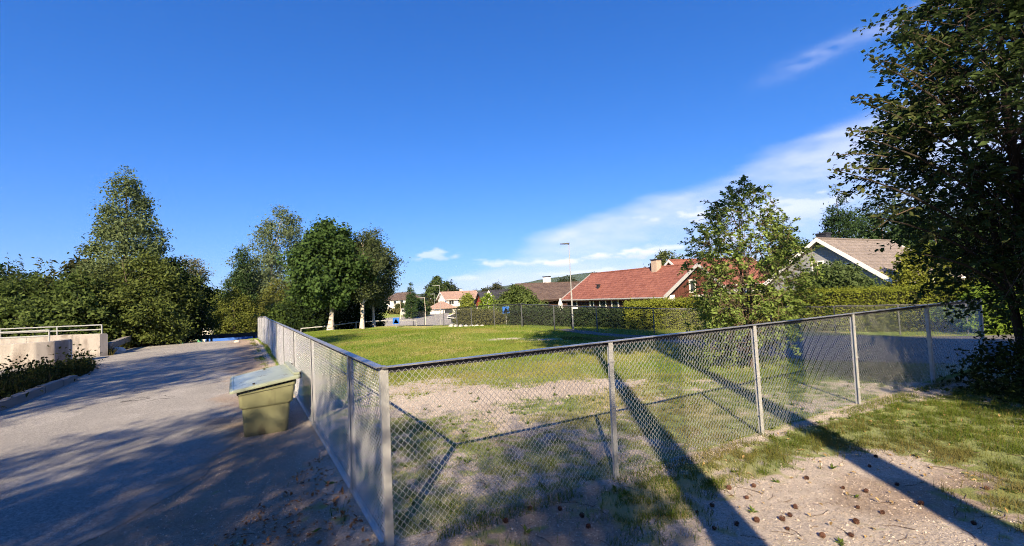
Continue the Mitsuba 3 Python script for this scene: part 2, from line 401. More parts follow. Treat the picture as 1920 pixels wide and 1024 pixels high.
def ragged(poly, amp=.05):
    ring = np.array(sg.Polygon(poly).segmentize(.18).exterior.coords)[:-1]
    q = np.column_stack([ring, np.zeros(len(ring))])
    return ring + amp * 2 * (np.stack([meshkit.fbm(q * 1.7, 4, 31), meshkit.fbm(q * 1.7, 4, 37)], 1) - .5) * 2


add('road', sheet(ragged(ROAD, .13), 0.004), 'mat_asphalt', kind='structure', smooth=True)
add('pavement', sheet([(-26, 16.4), (-16, 16.0), (-14.9, 16.2), (-14.0, 15.3), (-13.3, 12.3), (-11.9, 8.5), (-11.5, 4), (-26, 4)], 0.012), 'mat_asphalt', kind='structure', smooth=True)
PATH = [(1.9, 22.2), (2.6, 19.6), (4.1, 16.9), (5.0, 14.2), (5.6, 11.6), (6.4, 9.9), (8.0, 9.0), (12, 8.6), (24, 7.5), (40, 6), (40, 14), (24, 15.6), (16.4, 16.7), (12, 17.5), (8, 18.5), (5.7, 19.1), (3.6, 19.9), (2.5, 22.5)]
add('path', sheet(ragged(PATH, .08), 0.009), 'mat_asphalt_painted_shade', kind='structure', smooth=True)
FAR_ROAD = [(-24, 70), (-9, 52), (-6.5, 52), (-9.5, 75), (-16, 118), (-22, 160), (-37, 176), (-36, 168), (-28, 126), (-24.6, 108), (-31, 100), (-40, 96), (-40, 84), (-28, 80)]
add('road', sheet(FAR_ROAD, 0.05, 2.0), 'mat_asphalt', kind='structure', smooth=True)


def hills():
    a = np.radians(np.linspace(-75, 75, 420))
    r = np.linspace(900, 2600, 46)
    A, R = np.meshgrid(a, r, indexing='ij')
    X, Y = R * np.sin(A), R * np.cos(A)
    deg = np.degrees(A)
    top = np.interp(deg, [-75, -40, -25, -10, -4, 0, 4, 8, 20, 75], [34, 42, 40, 26, 29, 44, 60, 66, 66, 60])
    prof = np.sin(np.clip((R - 900) / 1500, 0, 1) * np.pi * 0.62) / np.sin(np.pi * 0.62)
    Z = -4 + top * prof * (0.75 + 0.5 * meshkit.fbm(np.stack([X, Y, 0 * X], -1) / 420, 4, 2))
    Z = Z + 7 * meshkit.fbm(np.stack([X, Y, 0 * X], -1) / 26, 2, 7) * np.clip((R - 900) / 200, 0, 1)
    return grid_mesh(X, Y, Z)


add('hills', hills(), 'mat_hill', kind='structure', smooth=False)

# ------------------------------------------------------------------ chain-link fence


def wire_mesh(length, height, p=0.0255, r=0.00185):
    nx, nz = int(length / p), int(height / p)
    i, k = np.meshgrid(np.arange(nx), np.arange(nz), indexing='ij')
    i, k = i.ravel(), k.ravel()
    up = (i + k) % 2
    x0, x1 = (i + up) * p, (i + 1 - up) * p
    z0, z1 = k * p, (k + 1) * p
    y0, y1 = np.where(up, 0.004, -0.004), np.where(up, -0.004, 0.004)
    P, Q = np.stack([x0, y0, z0], 1), np.stack([x1, y1, z1], 1)
    d = (Q - P) / np.linalg.norm(Q - P, axis=1, keepdims=True)
    a = np.cross(d, [0, 1.0, 0])
    a /= np.linalg.norm(a, axis=1, keepdims=True)
    b = np.cross(d, a)
    ring = [(a * math.cos(t) + b * math.sin(t)) * r for t in (0.5, 0.5 + 2.0944, 0.5 + 4.1888)]
    v = np.stack([P + ring[0], P + ring[1], P + ring[2], Q + ring[0], Q + ring[1], Q + ring[2]], 1).reshape(-1, 3)
    o = np.arange(len(P))[:, None] * 6
    f = np.vstack([o + np.array(t) for t in ([0, 1, 4], [0, 4, 3], [1, 2, 5], [1, 5, 4], [2, 0, 3], [2, 3, 5])])
    return trimesh.Trimesh(v, f, process=False)


PANEL = {'wire_panel_long': (2.75, 1.13), 'wire_panel_mid': (2.05, 1.13), 'wire_panel_short': (0.98, 1.13)}
for k, (l, h) in PANEL.items():
    scene[k] = {'type': 'shapegroup', 'wire': mikit.ply(wire_mesh(l, h, *((.030, .00155) if l > 2.5 else (.0255, .00185))), 'mat_wire', smooth=False)}
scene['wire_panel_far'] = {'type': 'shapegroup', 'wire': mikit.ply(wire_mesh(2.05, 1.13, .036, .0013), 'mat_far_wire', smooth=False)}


def fence_run(root, pts, zs, side, low_rail, top_h=1.2, first=True, last=True, far=False):
    """Posts, rails and wire panels along the points; side is the outward normal's sign."""
    pts = np.asarray(pts, float)
    for i, (p, z) in enumerate(zip(pts, zs)):
        if (i == 0 and not first) or (i == len(pts) - 1 and not last):
            continue
        d = pts[min(i + 1, len(pts) - 1)] - pts[max(i - 1, 0)]
        a = math.atan2(d[1], d[0])
        m = cat([bx(-.0235, .0235, .013, .019, -.25, top_h - .008), bx(-.003, .003, -.032, .0129, -.25, top_h - .008)])
        if side < 0:
            m.vertices = np.array(m.vertices) * [1, -1, 1]
            m.invert()
        lean_x, lean_y = (.006 * math.sin(i * 2.3 + side), .006 * math.cos(i * 3.1))
        v = np.array(m.vertices)
        m.vertices = np.stack([v[:, 0] + lean_x * v[:, 2], v[:, 1] + lean_y * (v[:, 2] - 1.19), v[:, 2]], 1)
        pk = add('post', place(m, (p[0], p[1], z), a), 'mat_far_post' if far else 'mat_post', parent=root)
        if not far and math.hypot(*p) < 10:
            for hh in (.22, .62, 1.02):
                add('clamp', place(bx(-.034, .034, .0195 * side if side > 0 else -.025, .025 if side > 0 else -.0195, hh - .008, hh + .008), (p[0], p[1], z), a), 'mat_wire', parent=pk)
    for i in range(len(pts) - 1):
        a, b = pts[i], pts[i + 1]
        L = float(np.linalg.norm(b - a))
        ang = math.atan2(b[1] - a[1], b[0] - a[0])
        dz = zs[i + 1] - zs[i]
        rk = None
        for nm, rail, rm in (('top_rail', bx(0.002, L - 0.002, -.030, .030, top_h - .0075, top_h), 'mat_galvanised'), ('rail_web', bx(0.002, L - 0.002, -.020 * side, -.014 * side, top_h - .048, top_h - .0076), 'mat_steel_painted_shade')):
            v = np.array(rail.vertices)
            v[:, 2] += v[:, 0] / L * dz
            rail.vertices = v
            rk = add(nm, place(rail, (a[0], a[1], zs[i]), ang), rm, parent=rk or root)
        if low_rail:
            lr = bx(0.03, L - 0.03, .004 * side, .034 * side, .03, .036)
            lr = cat([lr, bx(0.03, L - 0.03, .0041 * side, .010 * side, .0361, .066)])
            add('bottom_rail', place(lr, (a[0], a[1], zs[i]), ang), 'mat_galvanised', parent=root)
        name = min(PANEL, key=lambda k: abs(PANEL[k][0] + 0.05 - L)) if not far else 'wire_panel_far'
        sx = (L - 0.05) / (2.05 if far else PANEL[name][0])
        M = np.eye(4)
        e = (b - a) / L
        M[:3, 0] = [e[0] * sx, e[1] * sx, dz / L * sx]
        M[:3, 1] = [-e[1], e[0], 0]
        M[:3, 2] = [0, 0, (top_h - .055) / 1.13]
        M[:3, 3] = [a[0] + e[0] * .025 - e[1] * -.008 * side, a[1] + e[1] * .025 + e[0] * -.008 * side, zs[i] + 0.035]
        put('wire_mesh', {'type': 'instance', 'g': {'type': 'ref', 'id': name}, 'to_world': T(M.tolist())}, parent=root, kind='stuff')


FENCE = thing('chain_link_fence', 'galvanised chain-link fence with its corner post in the foreground, running beside the road', 'fence')
LEFT = [CORNER + E2 * t for t in (0, 1.12, 3.92, 6.6, 9.4, 12.15, 14.9, 17.6)]
for dx, dy in ((-1.15, 1.9), (-1.15, 2.0), (-1.16, 2.0), (-1.15, 2.0)):
    LEFT.append(LEFT[-1] + np.array([dx, dy]))
RIGHT = [CORNER + E1 * t for t in (0, 2.02, 4.11, 6.24, 8.5, 10.7)]
fence_run(FENCE, LEFT, [0.0 if i < 8 else hz(*p) for i, p in enumerate(LEFT)], 1, True, first=False)
fence_run(FENCE, RIGHT, [0.0] * 6, -1, False, first=False)
cp = cat([place(bx(.0, .050, -.003, .003, -.3, 1.195), (0, 0, 0), math.atan2(E1[1], E1[0])), place(bx(.0035, .050, -.003, .003, -.3, 1.195), (0, 0, 0), math.atan2(E2[1], E2[0]))])
add('post', place(cp, (CORNER[0], CORNER[1], 0), 0), 'mat_post', parent=FENCE)
add('corner_cap', place(bx(-.034, .034, -.034, .034, 1.2015, 1.206), (CORNER[0], CORNER[1], 0), math.atan2(E1[1], E1[0])), 'mat_galvanised', parent=FENCE)

FAR = thing('chain_link_fence', 'chain-link fence with a pale rail beyond the lawn, in front of the hedges', 'fence')
FARP = [(-8.6, 41), (-7.0, 37.5), (-5.0, 34.2), (-3.7, 31), (-2.5, 28.2), (-1.06, 25.7), (.38, 23.7), (1.8, 21.7), (3.5, 20.4), (5.66, 19.6), (7.8, 19.1), (9.9, 18.6), (12, 18.1), (14.1, 17.7), (16.2, 17.3), (18.3, 16.9), (20.4, 16.6)]
FARZ = [-.55, -.45, -.3, -.16, -.08, .02, .03, -.06, -.18, -.32, -.42, -.46, -.5, -.54, -.58, -.6, -.6]
fence_run(FAR, FARP, FARZ, -1, False, far=True)

# ------------------------------------------------------------------ the grit bin
BIN = thing('grit_bin', 'olive green plastic grit bin with a sloping grey-green lid beside the fence', 'bin')
BO, BA = (-3.51, 6.21, 0), math.atan2(E1[1], E1[0])


def loft(sections):
    """Rounded rectangles (x0, x1, y0, y1, z at x0, z at x1) joined into one closed body."""
    rings = []
    for x0, x1, y0, y1, za, zb in sections:
        r, pts = 0.045, []
        for cx, cy, a0 in ((x1 - r, y1 - r, 0), (x0 + r, y1 - r, 90), (x0 + r, y0 + r, 180), (x1 - r, y0 + r, 270)):
            for a in (0, 22, 45, 68, 90):
                t = math.radians(a0 + a)
                pts.append((cx + r * math.cos(t), cy + r * math.sin(t)))
        pts = np.array(pts)
        z = za + (zb - za) * (pts[:, 0] - x0) / (x1 - x0)
        rings.append(np.column_stack([pts, z]))
    n = len(rings[0])
    v = np.vstack(rings + [rings[0].mean(0)[None], rings[-1].mean(0)[None]])
    f = []
    for i in range(len(rings) - 1):
        for k in range(n):
            p, q = i * n + k, i * n + (k + 1) % n
            f += [[p, q, q + n], [p, q + n, p + n]]
    b, t = len(v) - 2, len(v) - 1
    o = (len(rings) - 1) * n
    for k in range(n):
        f += [[b, (k + 1) % n, k], [t, o + k, o + (k + 1) % n]]
    return trimesh.Trimesh(v, np.array(f), process=False)


body = loft([(.0, .50, .0, 1.30, -.03, -.01), (-.005, .515, -.01, 1.31, .05, .05), (-.02, .54, -.02, 1.33, .345, .355), (-.022, .545, -.025, 1.335, .352, .362), (-.048, .575, -.06, 1.37, .375, .395), (-.06, .60, -.07, 1.385, .53, .60), (-.06, .60, -.07, 1.385, .535, .605),
             (-.075, .615, -.085, 1.40, .54, .61), (-.078, .62, -.09, 1.405, .575, .655)])
add('body', place(body, BO, BA), 'mat_bin', parent=BIN, smooth=40)
lid = loft([(-.155, .665, -.135, 1.44, .578, .688), (-.16, .67, -.14, 1.445, .592, .702), (-.155, .665, -.135, 1.44, .612, .722), (-.13, .64, -.11, 1.415, .621, .731), (-.11, .50, -.095, 1.40, .622, .718), (-.105, .49, -.09, 1.395, .617, .712)])
add('lid', place(lid, BO, BA), 'mat_lid', parent=BIN, smooth=40)
add('hinge_ridge', place(cat([bx(.585, .655, -.10, 1.40, .733, .762)]), BO, BA), 'mat_lid', parent=BIN)
add('hinge', place(cat([bx(.64, .69, .02, .07, .66, .745)]), BO, BA), 'mat_dark', parent=BIN)
add('hinge', place(cat([bx(.64, .69, 1.2, 1.25, .66, .745)]), BO, BA), 'mat_dark', parent=BIN)
add('rust_stain', place(bx(.17, .24, -.0925, -.088, .60, .622), BO, BA), 'mat_rust', parent=BIN)
for x, y in ((.12, .02), (.30, 1.3)):
    add('bolt', place(bx(x - .015, x + .015, y - .015, y + .015, .645 if x < .2 else .67, .668 if x < .2 else .70), BO, BA), 'mat_dark', parent=BIN)

# ------------------------------------------------------------------ concrete walls, kerb and railings at the left


def wall_line(pts, thick, z0, z1):
    """A wall with rounded edges along a polyline."""
    line = sg.LineString(pts).buffer(thick / 2, cap_style='flat', join_style='round')
    m = trimesh.creation.extrude_polygon(line, z1 - z0 - 0.03, engine='earcut')
    m.apply_translation((0, 0, z0))
    c = trimesh.creation.extrude_polygon(line.buffer(-0.025), 0.03, engine='earcut')
    c.apply_translation((0, 0, z1 - 0.0301))
    return cat([m, c])


W1 = thing('concrete_wall', 'low curved concrete wall with a two-bar railing, nearest the road on the left', 'wall')
add('slab', wall_line([(-26, 16.5), (-20, 16.25), (-16.6, 16.1), (-16.1, 16.2), (-15.9, 16.5), (-15.95, 17.0), (-16.3, 17.5)], 0.34, -.2, .83), 'mat_concrete', parent=W1)
R1 = [(-26, 16.55), (-22, 16.38), (-19, 16.25), (-15.95, 16.5)]
for z in (1.02, 1.21):
    add('rail', tube([(x, y, z) for x, y in R1], 0.028, 8), 'mat_steel_white', parent=W1, smooth=40)
for x, y in R1:
    add('railing_post', tube([(x, y, .79), (x, y, 1.22)], 0.026, 8), 'mat_steel_white', parent=W1, smooth=40)
W2 = thing('concrete_wall', 'straight concrete wall with a pale railing on top, in front of the hedge', 'wall')
add('slab', wall_line([(-16.5, 19.35), (-18.6, 19.9), (-22, 20.6), (-27, 21.6)], 0.30, -.2, .90), 'mat_concrete', parent=W2)
R2 = [(-16.6, 19.37), (-19.0, 20.0), (-22, 20.6), (-27, 21.6)]
for z in (1.07, 1.25):
    add('rail', tube([(x, y, z) for x, y in R2], 0.026, 8), 'mat_steel_white', parent=W2, smooth=40)
for x, y in R2:
    add('railing_post', tube([(x, y, .89), (x, y, 1.26)], 0.026, 8), 'mat_steel_white', parent=W2, smooth=40)
W3 = thing('sloping_beam', 'grey concrete beam edging the bank between the concrete wall and the stone pillar', 'beam')
for a, b, za, zb in (((-16.75, 19.8), (-18.0, 22.1), .34, .42), ((-18.02, 22.15), (-19.3, 24.4), .43, .46), ((-19.32, 24.45), (-20.3, 26.0), .46, .47)):
    L = math.hypot(b[0] - a[0], b[1] - a[1])
    m = bx(0, L, -.1, .1, -.12, .13)
    v = np.array(m.vertices)
    v[:, 2] += za + v[:, 0] / L * (zb - za)
    m.vertices = v
    add('length', place(m, (a[0], a[1], 0), math.atan2(b[1] - a[1], b[0] - a[0])), 'mat_beam', parent=W3)
SP = thing('stone_pillar', 'small pinkish stone pillar with a thin rod, under the bushes', 'pillar')
add('block', place(cat([bx(-.22, .22, -.2, .2, 0.1, .92), bx(-.25, .25, -.23, .23, .921, 1.02)]), (-20.25, 26.2, 0), .3), 'mat_concrete', parent=SP)
add('rod', tube([(-20.1, 26.2, 1.0), (-20.08, 26.2, 1.3)], .02, 6), 'mat_steel_white', parent=SP)
KERB = key_for('kerb')
tag(KERB, kind='structure')
k0, k1 = np.array([-7.95, 5.9]), np.array([-11.35, 12.45])
kd = (k1 - k0) / np.linalg.norm(k1 - k0)
rng = np.random.default_rng(4)
for i in range(7):
    p = k0 + kd * (i * 1.04)
    s = trimesh.creation.box((1.01, .16, .34))
    s.apply_translation((.505, 0, -.17))
    s = s.subdivide().subdivide()
    v = np.array(s.vertices)
    v += (meshkit.fbm(v * 5 + i * 3, 3, i)[:, None] - .5) * .03
    s.vertices = v
    add('stone', place(s, (p[0], p[1], .15 + rng.uniform(-.015, .015)), math.atan2(kd[1], kd[0]) + rng.uniform(-.02, .02)), 'mat_beam', parent=KERB)


def rock(name, x, y, r, label, m='mat_stone', seed=0, flat=.6):
    s = trimesh.creation.icosphere(3, 1.0)
    v = np.array(s.vertices)
    v *= (0.75 + 0.5 * meshkit.fbm(v * 1.3 + seed * 7, 3, seed))[:, None]
    v[:, 2] *= flat
    s.vertices = v * r + [x, y, hz(x, y) + r * flat * .35]
    return add(name, s, m, label, 'rock', smooth=35)


rock('boulder', -20.9, 27.6, .34, 'pale boulder at the end of the planted bank where the road bends')
rock('boulder', -17.0, 20.6, .30, 'greyish boulder among weeds at the foot of the concrete beam', seed=2)
rock('boulder', -13.6, 23.6, .13, 'pale stone on the sandy verge at the far end of the fence', seed=5)

# ------------------------------------------------------------------ foliage


def leaves(rng, pos, L, W, c0, c1, up=0.4, tint=None, size_var=.35, fold=.18, hang=0.0, ndir=None, adir=None):
    """Folded leaf-sized faces at the positions (arrays of vertices, faces, colours)."""
    n = len(pos)
    a = rng.normal(size=(n, 3))
    a[:, 2] = a[:, 2] * 0.7 - hang
    if adir is not None:
        a = a * .45 + adir
    a /= np.linalg.norm(a, axis=1, keepdims=True)
    nn = rng.normal(size=(n, 3))
    nn[:, 2] = np.abs(nn[:, 2]) + up
    if ndir is not None:
        nn = nn + ndir * 1.5
    b = np.cross(nn, a)
    b /= np.linalg.norm(b, axis=1, keepdims=True) + 1e-9
    nn = np.cross(a, b)
    s = (1 + size_var * rng.uniform(-1, 1, n))[:, None]
    l, w = L * s, W * s
    mid = pos + a * l * .45
    v = np.stack([pos, mid + b * w * .5 + nn * w * fold, pos + a * l, mid - b * w * .5 + nn * w * fold], 1).reshape(-1, 3)
    o = np.arange(n)[:, None] * 4
    f = np.vstack([o + np.array([0, 1, 2]), o + np.array([0, 2, 3])])
    t = rng.random(n) * .7 + (tint if tint is not None else rng.random(n)) * .5
    c = np.asarray(c0)[None] * (1 - t[:, None]) + np.asarray(c1)[None] * t[:, None]
    return v, f, np.repeat(np.clip(c, .004, .9), 4, 0)


def merge(parts):
    vs, fs, cs, o = [], [], [], 0
    for v, f, c in parts:
        vs.append(v), fs.append(f + o), cs.append(c)
        o += len(v)
    return trimesh.Trimesh(np.vstack(vs), np.vstack(fs), process=False), np.vstack(cs)


def clumps(rng, base, z0, z1, rad, m, shell=.35, gap=0.0, scale=1.1, seed=0, lean=(0, 0), wobble_=1.0):
    """Clump centres inside a crown of radius rad(t) between the heights z0 and z1."""
    out = []
    while len(out) < m:
        t = rng.random(m * 2)
        r = rad(t)
        keep = rng.random(m * 2) < (r / max(r.max(), 1e-6)) ** 1.3 + .05
        t, r = t[keep], r[keep]
        th = rng.random(len(t)) * 2 * np.pi
        wob = .95 + wobble_ * (.26 * np.sin(th * 3 + t * 11 + seed) + .2 * np.sin(th * 5 - t * 21 + seed * 2))
        rr = r * wob * np.sqrt(shell + (1 - shell) * rng.random(len(t)))
        p = np.stack([base[0] + rr * np.cos(th) + lean[0] * t, base[1] + rr * np.sin(th) + lean[1] * t, z0 + (z1 - z0) * t], 1)
        if gap:
            p = p[meshkit.fbm(p / scale + seed * 5.1, 2, seed) > gap]
        out += list(p)
    return np.array(out[:m])


def crown_mesh(rng, cs, n, sig, L, W, c0, c1, hang=0.0, up=.4, out=None, flat=.8):
    tint = np.repeat(rng.random(len(cs)), n)
    off = rng.normal(size=(len(cs) * n, 3)) * sig
    off[:, 2] *= flat
    ctr = cs.mean(0)
    o = (cs - ctr) / (cs.std(0) * 2 + 1e-6)
    return leaves(rng, np.repeat(cs, n, 0) + off, L, W, c0, c1, up, tint, hang=hang, ndir=np.repeat(o, n, 0) * .45)


def trunk_mesh(rng, base, top, r0, cs, limbs, bend=.15, start=.3, rl=.3):
    base, top = np.asarray(base, float), np.asarray(top, float)
    t = np.linspace(0, 1, 9)
    mid = rng.normal(size=3) * bend
    mid[2] = 0
    pts = base + (top - base) * t[:, None] + mid * np.sin(t * np.pi)[:, None]
    flare = 1 + .5 * np.exp(-t * 18)
    ms = [tube(pts, r0 * (1 - .88 * t) * flare, 9)]
    if len(cs) and limbs:
        for c in cs[rng.choice(len(cs), min(limbs, len(cs)), replace=False)]:
            h = np.clip((c[2] - base[2]) / (top[2] - base[2]) - rng.uniform(.08, .25), start, .9)
            p0 = np.array([np.interp(h, t, pts[:, k]) for k in range(3)])
            s = np.linspace(0, 1, 5)[:, None]
            arc = p0 + (c - p0) * s + np.array([0, 0, .10]) * np.linalg.norm(c - p0) * np.sin(s * np.pi)
            ms.append(tube(arc, r0 * rl * (1 - h * .6) * (1 - .8 * s[:, 0]), 5, cap=False))
    return cat(ms)


def twigs(rng, cs, ctr, n, length, L, W, c0, c1, droop, rad=.004):
    """Leafy twigs that start at the clump centres and point outwards: (leaf arrays, wood mesh)."""
    m = len(cs)
    d = (cs - ctr) * [1, 1, .6]
    d = d / (np.linalg.norm(d, axis=1, keepdims=True) + .3) + rng.normal(size=(m, 3)) * .75
    d /= np.linalg.norm(d, axis=1, keepdims=True)
    ln = length * rng.uniform(.55, 1.3, m)
    bow = np.array([0, 0, -droop])

    def on(i, t):
        return cs[i] + d[i] * (ln[i] * t)[:, None] + bow * (ln[i] * t ** 2)[:, None]
    i = np.repeat(np.arange(m), n)
    t = np.tile((np.arange(n) + .5) / n, m) ** .85
    side = np.cross(d[i], [0, 0, 1.0])
    side /= np.linalg.norm(side, axis=1, keepdims=True) + 1e-9
    sg_ = np.tile(np.where(np.arange(n) % 2, 1.0, -1.0), m)[:, None]
    ad = d[i] * .7 + side * sg_ * 1.0 + np.array([0, 0, .15 - droop])
    lv = leaves(rng, on(i, t) + rng.normal(size=(len(i), 3)) * length * .05, L, W, c0, c1, .9, np.repeat(rng.random(m), n), adir=ad / np.linalg.norm(ad, axis=1, keepdims=True))
    ts = np.linspace(-.6, 1, 4)
    pts = np.stack([cs + d * (ln * k)[:, None] + bow * (ln * k * abs(k))[:, None] for k in ts], 1)
    a = np.cross(d, [0.3, .2, 1.0])
    a /= np.linalg.norm(a, axis=1, keepdims=True)
    b = np.cross(d, a)
    ring = np.stack([a, -a * .5 + b * .87, -a * .5 - b * .87], 1)
    r = rad * np.linspace(1.6, .4, 4)
    v = (pts[:, :, None] + ring[:, None] * r[None, :, None, None]).reshape(-1, 3)
    f = []
    for k in range(3):
        for q in range(3):
            x0, x1 = k * 3 + q, k * 3 + (q + 1) % 3
            f += [[x0, x1, x1 + 3], [x0, x1 + 3, x0 + 3]]
    F = (np.arange(m)[:, None, None] * 12 + np.array(f)[None]).reshape(-1, 3)
    return lv, trimesh.Trimesh(v, F, process=False)


def tree(name, label, cat_, base, h, z0, rad, m, n, sig, L, W, c0, c1, r0=.12, limbs=14, seed=1, dense=1.0, bright=1.0, bark='mat_bark', leaf='mat_leaf', group=None, shell=.35, gap=0.0, hang=0.0, up=.4, lean=(0, 0), stems=1, crown='crown', scale=1.1, extra=None, start=.25, twig=None, wobble_=1.0, tall=.93):
    rng = np.random.default_rng(seed)
    x, y = base
    if math.hypot(x, y) > 15 and y > 0:                  # a leaf face of a far tree stands for a spray of leaves
        L, W, m, sig, dense, bright = L * 1.3, W * 1.5, int(m * 1.25), sig * .8, 1.1, 1.5
    n, c0, c1 = int(n * dense), np.array(c0) * bright * [.86, 1.05, .92], np.array(c1) * bright * [.86, 1.05, .92]
    z = hz(x, y)
    cs = clumps(rng, base, z + z0, z + h, rad, m, shell, gap, scale, seed, lean, wobble_)
    wood = None
    if twig:
        lv, wood = twigs(rng, cs, cs.mean(0), n, twig[0], L, W, c0, c1, twig[1])
        parts = [lv]
    else:
        parts = [crown_mesh(rng, cs, n, sig, L, W, c0, c1, hang, up)]
    if extra is not None:
        parts += extra(rng)
    mesh, col = merge(parts)
    key = thing(name, label, cat_, group)
    add(crown, mesh, leaf, parent=key, color=col, kind='stuff')
    if wood is not None:
        add('twigs', wood, 'mat_bark', parent=key, kind='stuff')
    for s in range(stems):
        o = rng.normal(size=2) * (.12 if stems > 1 else 0) * min(1, h / 5)
        tp = (x + lean[0] + o[0] * 5, y + lean[1] + o[1] * 5, z + h * (tall - .1 * s))
        add('trunk' if stems == 1 else 'stem', trunk_mesh(rng, (x + o[0], y + o[1], z - .1), tp, r0 * (1 - .15 * s), cs, limbs, bend=.02 * h, start=start), bark, parent=key, smooth=50)
    return key


def r_ovoid(R, k=.45, lo=.25):
    return lambda t: R * (np.where(t < k, lo + (1 - lo) * np.sin(np.clip(t / k, 0, 1) * np.pi / 2), np.cos(np.clip((t - k) / (1 - k), 0, 1) * np.pi / 2) ** .75))


def r_cone(R, p=.9, whorl=0):
    return lambda t: R * np.clip(1 - t, 0, 1) ** p * (1 - (.35 * (t * whorl % 1.0) if whorl else 0)) + .03


# birch inside the enclosure, right of the middle
tree('birch_tree', 'young birch with sunlit small leaves growing inside the enclosure behind the fence', 'tree', (4.72, 9.7), 3.75, .3, r_ovoid(1.13, .42, .7), 900, 26, .17, .056, .043, (.10, .135, .036), (.32, .36, .115), r0=.045, limbs=40, seed=11, gap=.34, scale=.5, stems=3, bark='mat_bark', start=.08, twig=(.30, .3), wobble_=.6, tall=.8)

# the big tree at the right edge


def r_big(t):
    return np.interp(t, [0, .08, .2, .33, .42, .62, .8, 1], [.8, 1.1, 1.3, 1.65, 1.9, 1.15, .65, .3])


def sprigs(rng):
    out = []
    ends = [((4.45, 6.5, 3.16), (6.2, 6.8, 2.7)), ((4.62, 6.4, 3.62), (6.2, 6.6, 3.1)), ((4.9, 6.6, 4.15), (6.4, 6.7, 3.6)), ((5.05, 6.4, 4.6), (6.6, 6.7, 4.0)), ((5.75, 6.5, 5.0), (7, 6.8, 4.4)), ((5.0, 6.6, 2.5), (6.4, 6.8, 2.5)), ((5.4, 6.3, 2.05), (6.6, 6.6, 2.4)),
            ((4.55, 6.7, 2.95), (6.2, 6.8, 2.4)), ((4.95, 6.2, 3.9), (6.4, 6.7, 3.4)), ((5.2, 6.8, 4.85), (6.8, 6.8, 4.3))]
    for e, s in ends:
        e, s = np.array(e), np.array(s)
        t = rng.random(46) ** .8
        p = s + (e - s) * t[:, None] + np.array([0, 0, .12]) * np.sin(t * np.pi)[:, None] + rng.normal(size=(46, 3)) * (.03 + .10 * (1 - t[:, None]))
        out.append(leaves(rng, p, .085, .05, (.045, .062, .022), (.12, .14, .055), .5))
    return out


BIG = tree('sallow_tree', 'large dark leafy tree overhanging the end of the fence at the right edge', 'tree', (7.65, 6.9), 7.9, 1.3, r_big, 1500, 34, .23, .088, .056, (.034, .052, .018), (.10, .125, .05), r0=.09, limbs=36, seed=23, bark='mat_dark_bark', gap=.34, scale=.9, stems=4, twig=(.62, .15), extra=sprigs, start=.05)
for e, s in (((4.45, 6.5, 3.16), (7.4, 6.9, 1.6)), ((4.62, 6.4, 3.62), (7.4, 6.9, 2.2)), ((4.9, 6.6, 4.15), (7.5, 6.9, 2.5)), ((5.05, 6.4, 4.6), (7.5, 6.9, 2.8)), ((5.55, 6.5, 5.1), (7.5, 6.9, 3.2)), ((5.0, 6.6, 2.5), (7.5, 6.9, 1.2)), ((5.3, 6.3, 1.95), (7.5, 6.9, .9))):
    e, s = np.array(e), np.array(s)
    t = np.linspace(0, 1, 6)[:, None]
    add('branch', tube(s + (e - s) * t + np.array([0, 0, .25]) * np.sin(t * np.pi), .03 * (1 - .85 * t[:, 0]), 6), 'mat_dark_bark', parent=BIG, smooth=50)
# single leaves that stand out against the sky
rng = np.random.default_rng(77)
leaf_variants = []
for i in range(6):
    tt = np.linspace(0, 1, 6)
    w = .026 * np.sin(tt * np.pi) ** .7
    mid = np.stack([tt * .095, 0 * tt, -.02 * tt ** 2], 1)
    v = np.vstack([mid, mid + np.stack([0 * tt, w, .25 * w], 1), mid + np.stack([0 * tt, -w, .25 * w], 1)])
    f = []
    for k in range(5):
        f += [[k, k + 1, k + 7], [k, k + 7, k + 6], [k, k + 12, k + 13], [k, k + 13, k + 1]]
    g = rng.uniform(.8, 1.5)
    leaf_variants.append(mikit.ply(trimesh.Trimesh(v, np.array(f), process=False), 'mat_leaf', color=np.tile(np.array([.07, .09, .034]) * g, (len(v), 1))))
for (e, s, cnt) in (((4.42, 6.5, 3.12), (5.3, 6.6, 3.15), 26), ((4.40, 6.45, 3.34), (5.2, 6.5, 3.3), 18), ((4.6, 6.4, 3.66), (5.4, 6.5, 3.55), 26), ((4.84, 6.6, 4.2), (5.6, 6.6, 4.0), 26), ((5.0, 6.4, 4.65), (5.8, 6.5, 4.4), 26), ((5.6, 6.5, 5.05), (6.3, 6.5, 4.75), 22), ((5.0, 6.6, 2.3), (5.6, 6.6, 2.6), 18)):
    e, s = np.array(e), np.array(s)
    add('twig', tube([s, (s + e) / 2 + [0, 0, .04], e], [.008, .006, .003], 5), 'mat_bark', parent=BIG, smooth=50)
    for k in range(cnt):
        p = s + (e - s) * (k + .5) / cnt + [0, 0, .04 * math.sin((k + .5) / cnt * math.pi)] + rng.normal(size=3) * .02
        M = T().translate(p.tolist()).rotate([0, 0, 1], rng.uniform(0, 360)).rotate([0, 1, 0], rng.uniform(-70, 50)).rotate([1, 0, 0], rng.uniform(-70, 70)).scale(rng.uniform(.7, 1.15))
        put('leaf', leaf_variants[rng.integers(6)], parent=BIG, to_world=M)

tree('bush', 'dark low bush in deep shade below the large tree at the right edge', 'bush', (6.75, 6.3), .74, .0, r_ovoid(.72, .4, .8), 110, 40, .13, .06, .04, (.02, .03, .01), (.05, .06, .022), r0=.03, limbs=14, seed=31, stems=3, crown='foliage')

